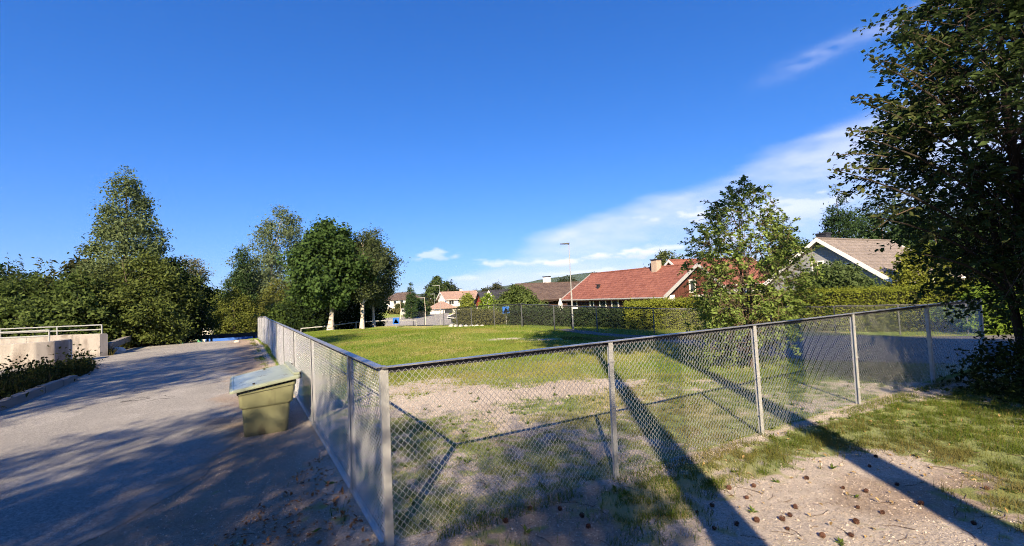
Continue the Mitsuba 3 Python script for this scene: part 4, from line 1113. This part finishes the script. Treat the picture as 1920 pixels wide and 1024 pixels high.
gable_house('garden_shed', 'low dark shed with a white-edged gable behind the brownish hedge', (-3.3, 43, -1.4), math.atan2(.873, -.3), 3.2, 3.4, 1.35, 1.95, 'mat_grey_render', 'mat_dark_tile', 'mat_white', ov=.25)

# ------------------------------------------------------------------ lamps, signs, rails, car


def lamp(name, label, x, y, h, lean=0.0, r=.05, arm=.45, head='mat_grey', pole='mat_steel_white', z=None, box=False):
    z = hz(x, y) if z is None else z
    key = thing(name, label, 'street lamp', None)
    add('pole', tube([(x, y, z - .2), (x, y, z + h * .45), (x, y, z + h * .452), (x, y, z + h)], [r, r, r * .62, r * .5], 8), pole, parent=key, smooth=40)
    hd = trimesh.creation.box((arm, .16, .07))
    v = np.array(hd.vertices)
    v[:, 2] *= np.where(v[:, 0] < 0, .45, 1.0)
    v[:, 1] *= np.where(v[:, 0] < 0, .8, 1.0)
    hd.vertices = v + [x - arm * .45, y, z + h + .03]
    add('lamp_head', hd, head, parent=key)
    if box:
        add('sign_plate', bx(x + .02, x + .24, y - .045, y - .035, z + 1.02, z + 1.12), 'mat_white', parent=key)
    return key


lamp('street_lamp', 'tall thin lamp post with a flat dark head in front of the red-roofed house', 2.66, 21.9, 3.98, arm=.42, r=.036, head='mat_dark', z=-.1, box=True)
lamp('street_lamp', 'pale lamp post in front of the white house with the balcony, its arm pointing left', -9.15, 60, 5.1, arm=.9, r=.05)
lamp('street_lamp', 'pale lamp post by the far road, left of the hipped garage', -11.4, 62, 3.7, arm=.8, r=.045, pole='mat_cream')
lamp('street_lamp', 'thin lamp post in the middle of the far road, before the white house', -13.1, 80, 4.4, arm=.7, r=.045)
lamp('street_lamp', 'pale short lamp post above the blue sign', -22.6, 96, 3.6, arm=.7, r=.06, pole='mat_cream')
lamp('street_lamp', 'greenish short lamp post beside the parked van', -22.6, 100, 3.2, arm=.6, r=.065, pole='mat_weathered_green')
lamp('street_lamp', 'low white-headed path lamp behind the left fence run', -20.9, 45.4, 2.25, arm=.5, r=.05, head='mat_white')
CAB = thing('utility_cabinet', 'small white cabinet at the foot of the low path lamp', 'cabinet')
add('box', bx(-21.2, -20.55, 45.0, 45.4, hz(-20.9, 45.2) - .1, hz(-20.9, 45.2) + 1.15), 'mat_white', parent=CAB)
add('roof', bx(-21.25, -20.5, 44.95, 45.45, hz(-20.9, 45.2) + 1.151, hz(-20.9, 45.2) + 1.2), 'mat_white', parent=CAB)


def crossing_sign(label, x, y, zc, s, ang=0.0):
    key = thing('crossing_sign', label, 'road sign')
    add('post', place(tube([(0, .03, -2), (0, .03, s * .4)], .025, 8), (x, y, zc), ang), 'mat_steel_white', parent=key, smooth=40)
    add('plate', place(bx(-s / 2, s / 2, -.008, .008, -s / 2, s / 2), (x, y, zc), ang), 'mat_sign_blue', parent=key)
    tri = sg.Polygon([(-.40 * s, -.36 * s), (.40 * s, -.36 * s), (0, .40 * s)])

    def flat(poly, y0, t):
        m = trimesh.creation.extrude_polygon(poly, t, engine='earcut')
        v = np.array(m.vertices)
        m.vertices = np.stack([v[:, 0], y0 - v[:, 2], v[:, 1]], 1)
        m.invert()
        return m
    add('triangle', place(flat(tri, -.0085, .003), (x, y, zc), ang), 'mat_white', parent=key)
    man = sg.Point(0.01 * s, .14 * s).buffer(.045 * s).union(sg.LineString([(0.0, .08 * s), (-.02 * s, -.10 * s)]).buffer(.035 * s)).union(sg.LineString([(-.02 * s, -.1 * s), (-.10 * s, -.30 * s)]).buffer(.028 * s)).union(sg.LineString([(-.02 * s, -.1 * s), (.08 * s, -.30 * s)]).buffer(.028 * s)).union(sg.LineString([(0, .06 * s), (.10 * s, -.05 * s)]).buffer(.02 * s)).union(sg.LineString([(0, .06 * s), (-.10 * s, -.04 * s)]).buffer(.02 * s))
    add('walking_figure', place(flat(man, -.0118, .003), (x, y, zc), ang), 'mat_dark', parent=key)


crossing_sign('blue square crossing sign on a short post behind the lawn, right of the twin trees', -7.95, 32.4, .33, .42, .2)
crossing_sign('pale blue square crossing sign in front of the shrub hedge', -.42, 25.9, .90, .36, .1)
LR = thing('low_rail', 'low grey steel rail along the far edge of the lawn behind the tree trunks', 'rail')
RP = [(-15.2, 34.3), (-13.2, 33.9), (-11.2, 34.1), (-9.2, 34.6), (-7.2, 35.4)]
RZ = [hz(*p) for p in RP]
for (x, y), z in zip(RP, RZ):
    add('post', tube([(x, y, z - .2), (x, y, z + .40)], .035, 8), 'mat_steel_white', parent=LR)
add('rail', tube([(x, y, z + .42) for (x, y), z in zip(RP, RZ)], .04, 8), 'mat_grey', parent=LR, smooth=40)

GR = thing('guard_rail', 'dark guard rail across the end of the road in front of the blue boards', 'guard rail')
GP = [(-25.6, 31.4), (-23.2, 32.2), (-20.9, 33.0), (-18.2, 33.9), (-15.6, 34.9)]
for x, y in GP:
    for o in (-.13, .13):
        add('post', bx(x + o - .05, x + o + .05, y - .05, y + .05, -1.2, -.13), 'mat_dark', parent=GR)
for a, b in zip(GP[:-1], GP[1:]):
    L = math.hypot(b[0] - a[0], b[1] - a[1])
    add('beam', place(cat([bx(0, L - .01, -.09, -.06, -.30, -.02)]), (a[0], a[1], -.02), math.atan2(b[1] - a[1], b[0] - a[0])), 'mat_dark', parent=GR)
BB = thing('sports_boards', 'bright blue boards of a sports court below the end of the road', 'boards')
BP = [(-23.9, 37.2), (-21.6, 37.6), (-19.3, 38.0), (-17.0, 38.4)]
for a, b in zip(BP[:-1], BP[1:]):
    L = math.hypot(b[0] - a[0], b[1] - a[1])
    add('board', place(cat([bx(0.01, L - .01, -.03, .03, 0, 1.1)]), (a[0], a[1], -1.6), math.atan2(b[1] - a[1], b[0] - a[0])), 'mat_blue', parent=BB)
    add('cap_rail', place(bx(0.01, L - .01, -.05, .05, 1.101, 1.15), (a[0], a[1], -1.6), math.atan2(b[1] - a[1], b[0] - a[0])), 'mat_blue', parent=BB)
MF = thing('mesh_barrier', 'green and white slatted barrier left of the blue boards', 'fence')
for i in range(36):
    x, y = -27.6 + i * .1, 36.6 + i * .016
    add('slat', bx(x - .02, x + .02, y - .015, y + .015, -1.6, -.62), 'mat_weathered_green' if i < 34 else 'mat_green_paint', parent=MF)
add('top_bar', tube([(-27.7, 36.6, -.58), (-23.95, 37.2, -.58)], .035, 6), 'mat_white', parent=MF)
for x in (-25.4, -24.05):
    add('post', bx(x - .11, x + .11, 36.7, 36.95, -1.6, -.5), 'mat_green_paint', parent=MF)
WB = thing('white_building', 'small white-walled building with panel joints beyond the end of the road', 'building')
for i, (x0, x1) in enumerate(((-32.4, -31.0), (-30.98, -29.55), (-29.53, -28.1))):
    add('wall_panel', bx(x0, x1, 50, 50.2, -2, -.42 + (i == 1) * .12), 'mat_pale_stone', parent=WB)
add('body', bx(-32.4, -28.1, 50.21, 53, -2, -.5), 'mat_pale_stone', parent=WB)
add('coping', bx(-32.5, -28.0, 49.95, 53.05, -.299, -.24), 'mat_white', parent=WB)
rng = np.random.default_rng(12)
for i in range(7):
    t = i / 6
    rock('edge_stone', -4.4 + 2.3 * t, 33.5 - 2.0 * t, .16, 'white edging stone in the row at the foot of the brownish hedge', 'mat_pale_stone', seed=20 + i, flat=.7)
for k in [k for k in labels if k.startswith('edge_stone')]:
    labels[k]['group'] = 'white edging stones below the hedge'

# parked van by the far road
VAN = thing('parked_van', 'small silver van parked by the far road below the distant white house', 'van')
VO, VA = (-23.0, 107.5, hz(-23, 107.5) + .05), .15
prof = sg.Polygon([(-2.1, .35), (2.0, .35), (2.08, .8), (1.9, 1.0), (1.25, 1.08), (.75, 1.75), (-1.95, 1.8), (-2.12, 1.0)])
vb = trimesh.creation.extrude_polygon(prof, 1.7, engine='earcut')
v = np.array(vb.vertices)
vb.vertices = np.stack([v[:, 0], v[:, 2] - .85, v[:, 1]], 1)
vb.invert()
add('body', place(vb, VO, VA), 'mat_steel_white', parent=VAN)
for x0, x1 in ((-1.85, -.8), (-.7, .15)):
    add('window', place(bx(x0, x1, -.87, -.851, 1.1, 1.6), VO, VA), 'mat_glass', parent=VAN)
for x in (-1.35, 1.3):
    for y in (-.8, .8):
        w = trimesh.creation.cylinder(.33, .2, sections=20)
        w.apply_transform(trimesh.transformations.rotation_matrix(math.pi / 2, [1, 0, 0]))
        w.apply_translation((x, y, .33))
        add('wheel', place(w, VO, VA), 'mat_rubber', parent=VAN)
for y in (-.6, .6):
    add('headlight', place(bx(2.04, 2.1, y - .18, y + .18, .65, .82), VO, VA), 'mat_white', parent=VAN)

# ------------------------------------------------------------------ grass, gravel, litter, cones
rng = np.random.default_rng(5)


def blades(n, xr, yr, hmin, hmax, wid, keep, c0, c1, cdry, seed, lean=.6):
    rng = np.random.default_rng(seed)
    x, y = rng.uniform(*xr, n), rng.uniform(*yr, n)
    k = keep(x, y, rng)
    x, y = x[k], y[k]
    n = len(x)
    z = ground_z(np.stack([x, y], 1))
    h = rng.uniform(hmin, hmax, n) * (.7 + .6 * meshkit.fbm(np.stack([x, y, 0 * x], 1) * 1.4, 3, 2))
    th = rng.random(n) * 2 * np.pi
    le = rng.random(n) * lean
    d = np.stack([np.cos(th), np.sin(th)], 1)
    ph = rng.random(n) * np.pi
    w = np.stack([np.cos(ph), np.sin(ph)], 1) * (wid * (.7 + .6 * rng.random(n)))[:, None]
    p = np.stack([x, y], 1)
    b0, b1 = np.column_stack([p - w, z - .005]), np.column_stack([p + w, z - .005])
    tip = np.column_stack([p + d * (h * le)[:, None], z + h * np.sqrt(np.clip(1 - le ** 2 * .6, .1, 1))])
    v = np.stack([b0, b1, tip], 1).reshape(-1, 3)
    f = np.arange(n * 3).reshape(-1, 3)
    t = np.clip(meshkit.fbm(np.stack([x, y, 0 * x], 1) * .8, 4, 6) * 1.3 - .25 + rng.normal(size=n) * .22, 0, 1)[:, None]
    c = np.array(c0) * (1 - t) + np.array(c1) * t
    dry = (np.clip((meshkit.fbm(np.stack([x, y, 0 * x], 1) * .55, 4, 16) - .47) * 4, 0, 1) + (rng.random(n) < .12))[:, None].clip(0, 1) * .8
    c = c * (1 - dry) + np.array(cdry) * dry
    return trimesh.Trimesh(v, f, process=False), np.repeat(c, 3, 0)


def inside(x, y):
    u, v = (x + .92) * .866 + (y - 3.28) * .5, (x + .92) * -.488 + (y - 3.28) * .873
    return u, v


road_poly, path_poly = sg.Polygon(ROAD).buffer(.06), sg.Polygon(PATH).buffer(-.05)
import shapely


def off_paving(x, y):
    return ~(shapely.contains_xy(road_poly, x, y) | shapely.contains_xy(path_poly, x, y))


GC = (.085, .165, .018), (.20, .275, .038), (.32, .29, .09)
GV = (.06, .105, .015), (.15, .19, .035), (.26, .20, .09)

def keep_lawn(x, y, r):
    u, v = inside(x, y)
    d = np.hypot(x, y)
    return (u > .1) & (v > .05) & (r.random(len(x)) < np.clip(grass_cover(x, y, NP), 0, 1) ** 1.6 * np.clip(11 / d, .35, 1)) & off_paving(x, y)


m1, c1 = blades(520000, (-14, 10), (8.0, 30), .03, .075, .006, keep_lawn, *GC, 1)
add('lawn_grass', m1, 'mat_grass', 'sunlit lawn grass covering the mound inside the fence', 'grass', kind='stuff', color=c1)
m2, c2 = blades(260000, (-2.4, 7), (3.4, 9.2), .015, .06, .0028, lambda x, y, r: (inside(x, y)[0] > .05) & (inside(x, y)[1] > .03) & (r.random(len(x)) < grass_cover(x, y, NP) ** 1.5 * np.clip(meshkit.fbm(np.stack([x, y, 0 * x], 1) * 8, 2, 52) * 3.2 - 1.0, .05, 1)), (.07, .13, .017), (.175, .23, .038), (.27, .22, .09), 2)
add('thin_grass', m2, 'mat_grass', 'thin patchy grass on the gravel just inside the fence', 'grass', kind='stuff', color=c2)


def keep_out(x, y, r):
    u, v = inside(x, y)
    foot = (np.abs(v + .03) < .09) & (r.random(len(x)) < .5) & (meshkit.fbm(np.stack([u * 2.2, 0 * u, 0 * u], 1), 2, 61) > .42)
    return (v < .05) & (u > -.4) & foot | (v < -.02) & (u > -.4) & (r.random(len(x)) < grass_cover(x, y, NP) ** 1.4 * np.clip(meshkit.fbm(np.stack([x, y, 0 * x], 1) * 9, 2, 51) * 3.2 - 1.0, .05, 1))


m3, c3 = blades(400000, (-.6, 7.6), (2.4, 8.4), .02, .085, .0024, keep_out, *GV, 3, .8)
add('verge_grass', m3, 'mat_grass', 'grass patches on the gravel outside the fence, lower right', 'grass', kind='stuff', color=c3)


def keep_left(x, y, r):
    u, v = inside(x, y)
    return (u < -.03) & (u > -1.6) & (v > -.5) & (r.random(len(x)) < grass_cover(x, y, NP) ** 1.5) & off_paving(x, y)


m4, c4 = blades(200000, (-14, -.3), (3.0, 26), .04, .13, .005, keep_left, (.07, .10, .02), (.17, .17, .045), (.27, .2, .09), 4, .8)
add('fence_grass', m4, 'mat_grass', 'taller yellowish grass tufts at the foot of the left fence run', 'grass', kind='stuff', color=c4)


def bed(x, y, r):
    line = np.interp(y, [5, 8.5, 12.3, 15.3, 16], [-11.4, -11.8, -13.2, -14.1, -14.3])
    k = np.interp(y, [5.9, 8.85, 11.75, 14.2, 15.6, 16.2], [-8.1, -9.6, -11.1, -12.4, -13.6, -14.6])
    return (x > line) & (x < k) & (r.random(len(x)) < np.clip((k - x) * 3, 0, 1))


m5, c5 = blades(60000, (-16, -8), (5.5, 16.2), .06, .40, .03, bed, (.018, .026, .008), (.05, .06, .02), (.09, .07, .035), 7, .95)
rb = np.random.default_rng(71)
q = rb.uniform((-14.5, 6), (-9, 16), (400, 2))
q = q[bed(q[:, 0], q[:, 1], rb)][:70]
qc = np.column_stack([q, ground_z(q) + rb.uniform(.08, .42, len(q))])
qp = np.repeat(qc, 60, 0) + rb.normal(size=(len(qc) * 60, 3)) * [.24, .24, .12]
qp[:, 2] = np.maximum(qp[:, 2], .01)
bl = leaves(rb, qp, .10, .06, (.02, .03, .01), (.06, .075, .024))
m5, c5 = merge([(np.array(m5.vertices), np.array(m5.faces), c5), bl])
add('bed_plants', m5, 'mat_grass', 'dark straggly plants in the bed between the kerb and the curved concrete wall', 'plants', kind='stuff', color=c5)
m6, c6 = blades(30000, (-21.5, -15.5), (19.5, 28.5), .1, .5, .03, lambda x, y, r: (x > np.interp(y, [19.5, 26, 28.5], [-16.9, -20.2, -21.4])) & (x < np.interp(y, [19.5, 20.6, 24, 27.4], [-16.3, -17.3, -19.0, -20.7])) , (.025, .04, .010), (.10, .11, .03), (.14, .12, .05), 8, .9)
add('bank_plants', m6, 'mat_grass', 'weeds and creeping plants on the bank below the concrete beam', 'plants', kind='stuff', color=c6)
m7, c7 = blades(26000, (1.6, 9), (14.6, 18.4), .03, .09, .008, lambda x, y, r: np.abs(y - (17.0 - .16 * x) - .25 * np.sin(x * 2)) < .55, (.08, .10, .03), (.17, .18, .06), (.28, .22, .11), 9, .8)
add('path_grass', m7, 'mat_grass', 'narrow strip of dry grass along the path beyond the lawn', 'grass', kind='stuff', color=c7)


def pebbles(n, xr, yr, keep, smin, smax, seed):
    rng = np.random.default_rng(seed)
    x, y = rng.uniform(*xr, n), rng.uniform(*yr, n)
    k = keep(x, y, rng)
    x, y = x[k], y[k]
    n = len(x)
    z = ground_z(np.stack([x, y], 1))
    base = np.array([(1, 0, 0), (-.5, .87, 0), (-.5, -.87, 0), (.1, .05, .8)], float)
    s = (smin + (smax - smin) * rng.random(n) ** 3)[:, None, None]
    th = rng.random(n) * 2 * np.pi
    c, sn = np.cos(th)[:, None], np.sin(th)[:, None]
    bb = base[None] * (1 + .35 * rng.normal(size=(n, 4, 3)))
    v = np.stack([bb[..., 0] * c - bb[..., 1] * sn, bb[..., 0] * sn + bb[..., 1] * c, bb[..., 2]], -1) * s + np.stack([x, y, z - .001], 1)[:, None]
    o = np.arange(n)[:, None] * 4
    f = np.vstack([o + np.array(t) for t in ([0, 1, 3], [1, 2, 3], [2, 0, 3])])
    t = rng.random(n)[:, None]
    col = np.array([.20, .16, .13]) * (1 - t) + np.array([.55, .48, .43]) * t
    return trimesh.Trimesh(v.reshape(-1, 3), f, process=False), np.repeat(col, 4, 0)


m8, c8 = pebbles(110000, (-4.6, 5.5), (2.5, 9.5), lambda x, y, r: (r.random(len(x)) < np.clip(1.0 - grass_cover(x, y, NP), 0, 1) * np.clip(4.5 / np.hypot(x, y), 0, 1) ** 1.5) & (off_paving(x, y) | (r.random(len(x)) < .55 * np.exp(-7 * shapely.distance(road_poly.boundary, shapely.points(x, y))))), .002, .011, 3)
add('gravel', m8, 'mat_colour', 'loose fine gravel on the bare ground around the fence corner', 'gravel', kind='stuff', color=c8)

rw = np.random.default_rng(88)
q = rw.uniform((-2.2, 2.5), (6.5, 8.5), (900, 2))
q = q[(rw.random(len(q)) < .12 + .5 * grass_cover(q[:, 0], q[:, 1], NP)) & off_paving(q[:, 0], q[:, 1])][:260]
wp = np.repeat(np.column_stack([q, ground_z(q) + .004]), 9, 0)
th = rw.random(len(wp)) * 2 * np.pi
wv = leaves(rw, wp, .05, .018, (.06, .10, .02), (.16, .22, .05), 2.0, adir=np.stack([np.cos(th), np.sin(th), rw.uniform(.1, .8, len(wp))], 1))
add('weeds', trimesh.Trimesh(wv[0], wv[1], process=False), 'mat_grass', 'small leafy weeds scattered over the gravel and thin grass', 'weeds', kind='stuff', color=wv[2])
m9, c9 = pebbles(420, (-2.6, 5.5), (2.6, 8), lambda x, y, r: r.random(len(x)) < 1.05 - grass_cover(x, y, NP), .008, .026, 9)
add('stones', m9, 'mat_colour', 'small loose stones on the bare ground', 'stones', kind='stuff', color=c9)

# pine needles and broken leaves lying flat
rng = np.random.default_rng(15)
n = 26000
x, y = rng.uniform(-2.4, 6.5, n), rng.uniform(2.4, 7.5, n)
k = (meshkit.fbm(np.stack([x, y, 0 * x], 1) * .9, 3, 4) + .18 * rng.random(n) > .56) & off_paving(x, y)
x, y = x[k], y[k]
n = len(x)
z = ground_z(np.stack([x, y], 1)) + rng.uniform(.002, .012, n)
th = rng.random(n) * 2 * np.pi
d = np.stack([np.cos(th), np.sin(th), rng.normal(size=n) * .15], 1) * rng.uniform(.015, .04, n)[:, None]
w = np.stack([-np.sin(th), np.cos(th), 0 * th], 1) * .0016
p = np.stack([x, y, z], 1)
v = np.stack([p - w, p + w, p + d], 1).reshape(-1, 3)
t = rng.random(n)[:, None]
add('needle_litter', trimesh.Trimesh(v, np.arange(n * 3).reshape(-1, 3), process=False), 'mat_colour', 'brown pine needles scattered over the gravel', 'needles', kind='stuff', color=np.repeat(np.array([.10, .055, .03]) * (1 - t) + np.array([.36, .25, .14]) * t, 3, 0))
tw = []
for _ in range(170):
    x, y = rng.uniform(-2.2, 5.5), rng.uniform(2.6, 5.5)
    if shapely.contains_xy(road_poly, x, y):
        continue
    a, l = rng.uniform(0, math.pi), rng.uniform(.04, .2)
    q = np.array([[x, y], [x + l * .5 * math.cos(a), y + l * .5 * math.sin(a)], [x + l * math.cos(a + .25), y + l * math.sin(a + .25)]])
    tw.append(tube(np.column_stack([q, ground_z(q) + rng.uniform(.002, .008, 3)]), [.0025, .002, .001], 4))
add('fallen_twigs', cat(tw), 'mat_bark', 'thin dry twigs lying scattered on the bare ground', 'twigs', kind='stuff')
lp = np.stack([rng.uniform(1.5, 6.5, 420), rng.uniform(3.0, 7.6, 420)], 1)
u, v = inside(lp[:, 0], lp[:, 1])
lp = lp[(v < -.05) & (v > -2.6)]
lv, lf, lc = leaves(rng, np.column_stack([lp, ground_z(lp) + .012]), 0.036, .02, (.16, .10, .04), (.42, .30, .13), 3.0, fold=.3)
lv[:, 2] = np.maximum(lv[:, 2], np.repeat(ground_z(lp), 4) + .004)
add('fallen_leaves', trimesh.Trimesh(lv, lf, process=False), 'mat_colour', 'yellow and tan fallen leaves on the grass along the right fence run', 'leaves', kind='stuff', color=lc)
lp = np.stack([rng.uniform(-2.2, -.75, 900), rng.uniform(2.7, 5.6, 900)], 1)
u, v = inside(lp[:, 0], lp[:, 1])
lp = lp[(u < -.05) & (u > -.7 - .5 * rng.random(len(u)))]
lv, lf, lc = leaves(rng, np.column_stack([lp, ground_z(lp) + .012]), .04, .022, (.09, .035, .015), (.34, .16, .06), 3.0, fold=.3)
lv[:, 2] = np.maximum(lv[:, 2], np.repeat(ground_z(lp), 4) + .004)
add('leaf_litter', trimesh.Trimesh(lv, lf, process=False), 'mat_colour', 'reddish brown leaf litter at the foot of the fence corner', 'leaves', kind='stuff', color=lc)


def cone_mesh():
    ms = []
    core = trimesh.creation.icosphere(2, 1.0)
    core.vertices = np.array(core.vertices) * [.012, .012, .022]
    ms.append(core)
    for k in range(54):
        t = k / 53
        a = k * 2.39996
        r = .012 * math.sin(math.pi * (.12 + .8 * t)) + .003
        zz = -.021 + .042 * t
        o = np.array([math.cos(a), math.sin(a), 0])
        s = np.array([-math.sin(a), math.cos(a), 0])
        ln, wd = .013 * (1.1 - .55 * t), .0058
        b, tip = o * r + [0, 0, zz], o * (r + ln) + [0, 0, zz + ln * (.15 + .8 * t)]
        up = np.array([0, 0, .0025])
        v = [b - s * wd * .5, b + s * wd * .5, tip + s * wd * .8, tip - s * wd * .8, tip + up * 1.2 + o * .0015, b + up]
        ms.append(trimesh.Trimesh(v, [[0, 2, 1], [0, 3, 2], [5, 1, 2], [5, 2, 4], [5, 4, 3], [5, 3, 0], [3, 4, 2]], process=False))
    return cat(ms)


mat('mat_cone', two(princ(mikit.proc(lambda p, n, uv: mikit.mix((.045, .02, .014), (.13, .06, .04), N(p.x * 150, p.y * 150, p.z * 150))), .8)))
cone = mikit.ply(cone_mesh(), 'mat_cone')
CONES = [(2.37, 4.08), (2.53, 3.87), (1.72, 3.77), (1.88, 3.98), (1.67, 3.96), (1.98, 3.57), (1.79, 3.4), (1.87, 3.45), (1.75, 3.27), (2.09, 3.15), (1.91, 3.16), (3.28, 4.52), (3.05, 4.29), (2.4, 3.53), (2.24, 3.32), (2.97, 3.89), (2.65, 3.79), (1.61, 3.4), (1.41, 3.66), (1.26, 3.57), (1.28, 3.32), (1.45, 3.36),
         (2.51, 3.44), (3.54, 3.74), (2.96, 3.24), (2.87, 3.55), (.05, 3.75), (.28, 3.72), (.45, 3.43), (-.13, 3.57), (.43, 3.59)]
rng = np.random.default_rng(21)
for cx, cy in CONES:
    key = key_for('pine_cone')
    s = rng.uniform(.45, .75)
    scene[key] = {**cone, 'to_world': T().translate([cx, cy, hz(cx, cy) + .021 * s]).rotate([0, 0, 1], rng.uniform(0, 360)).rotate([0, 1, 0], rng.uniform(60, 100)).scale(s)}
    bx_ = cx - .1 * (cy - 3)
    if 1.28 < bx_ - .02 and bx_ < 1.55 or cx < 1.45 and cx > 1.2:
        lab, grp = 'dark pine cone lying in or beside the nearer trunk shadow, left of the sunlit gravel', 'pine cones by the nearer trunk shadow'
    elif cx < 1.2:
        lab, grp = 'dark pine cone on the shaded bare soil close to the fence', 'pine cones on the shaded soil by the fence'
    elif 2.55 < bx_ < 3.0:
        lab, grp = 'dark pine cone lying in or at the edge of the broad right trunk shadow', 'pine cones by the right trunk shadow'
    elif bx_ >= 3.0:
        lab, grp = 'dark pine cone in the thin grass right of both trunk shadows', 'pine cones in the grass at the lower right'
    else:
        lab, grp = 'dark brown open pine cone on the sunlit gravel between the two trunk shadows', 'pine cones on the sunlit gravel'
    tag(key, lab, 'pine cone', grp)

# ------------------------------------------------------------------ the trees behind the viewpoint, whose shadows cross the ground


def shade_tree(label, x, y, h, z0, R, r0, seed, m=130, n=46, sig=.5, L=.3, W=.14, gap=.3, lean=(0, 0), k=.5):
    return tree('pine_tree' if r0 > .15 else 'broadleaf_tree', label, 'tree', (x, y), h, z0, r_ovoid(R, k, .5), m, n, sig, L, W, (.02, .035, .013), (.06, .08, .03), r0=r0, limbs=20, seed=seed, leaf='mat_needle', gap=gap, lean=lean, start=max(.25, z0 / h))


shade_tree('tall pine behind the viewpoint whose trunk shadow lies across the lower right grass', 2.28, -2.4, 13.0, 10.5, 1.8, .235, 101)
shade_tree('tall pine behind the viewpoint whose trunk shadow crosses the gravel right of the middle', 1.0, -1.9, 12.4, 8.8, 1.6, .225, 102)
shade_tree('leafy tree behind the viewpoint shading the lower left of the road', -5.9, -8.5, 9.0, 4.6, 1.7, .12, 103, gap=.34, sig=.3, L=.14, W=.08, m=150)
shade_tree('leafy tree behind the viewpoint shading the ground in front of the bin', -4.3, -8.0, 7.95, 4.4, 1.5, .12, 104, gap=.34, sig=.3, L=.14, W=.08, m=140)
shade_tree('small leafy tree behind the viewpoint shading the dirt beside the fence corner', -2.75, -6.5, 6.9, 4.2, 1.15, .10, 110, gap=.36, sig=.25, L=.13, W=.07, m=90)
shade_tree('small leafy tree behind the viewpoint dappling the gravel just inside the fence', -.75, -9.5, 8.6, 6.6, .75, .10, 111, gap=.36, sig=.22, L=.13, W=.07, m=46)
shade_tree('tall tree behind the viewpoint shading the far left of the road', -10.6, -5.5, 15.8, 7.0, 1.7, .14, 105, m=170, sig=.4, L=.2, W=.1)
shade_tree('tall tree left of the road behind the viewpoint shading the kerb', -13.6, -6.0, 15.2, 7.0, 1.8, .14, 106, m=170, sig=.4, L=.2, W=.1)
shade_tree('small dense tree behind the viewpoint shading the end of the right fence run', 6.5, -1.2, 7.6, 3.5, 1.45, .12, 107, m=420, gap=.1, sig=.3, L=.16, W=.1)
shade_tree('small dense tree right of the viewpoint shading the low bush at the right edge', 9.0, -2.4, 9.4, 3.0, 1.7, .13, 112, m=300, gap=.18, sig=.34, L=.18, W=.11)
shade_tree('broad tree right of the viewpoint shading the large tree at the edge', 10.4, -4.2, 11.6, 3.4, 2.8, .2, 108, m=330, gap=.24)
shade_tree('tall pine behind the viewpoint shading the path beyond the lawn', 8.3, -8.0, 14.6, 10.5, 2.0, .2, 109, m=190)

# ------------------------------------------------------------------ the air
scene['air'] = {'type': 'homogeneous', 'albedo': {'type': 'rgb', 'value': [.95, .95, .95]}, 'sigma_t': {'type': 'rgb', 'value': [.00004, .000055, .00008]}}
scene['haze'] = {'type': 'cube', 'to_world': T().translate([0, 1200, 38]).scale([3600, 3000, 52]), 'bsdf': {'type': 'null'}, 'interior': {'type': 'ref', 'id': 'air'}}
labels['haze'] = {'label': 'thin bluish haze in the air over the far hills', 'category': 'haze', 'kind': 'stuff'}
scene['camera']['medium'] = {'type': 'ref', 'id': 'air'}
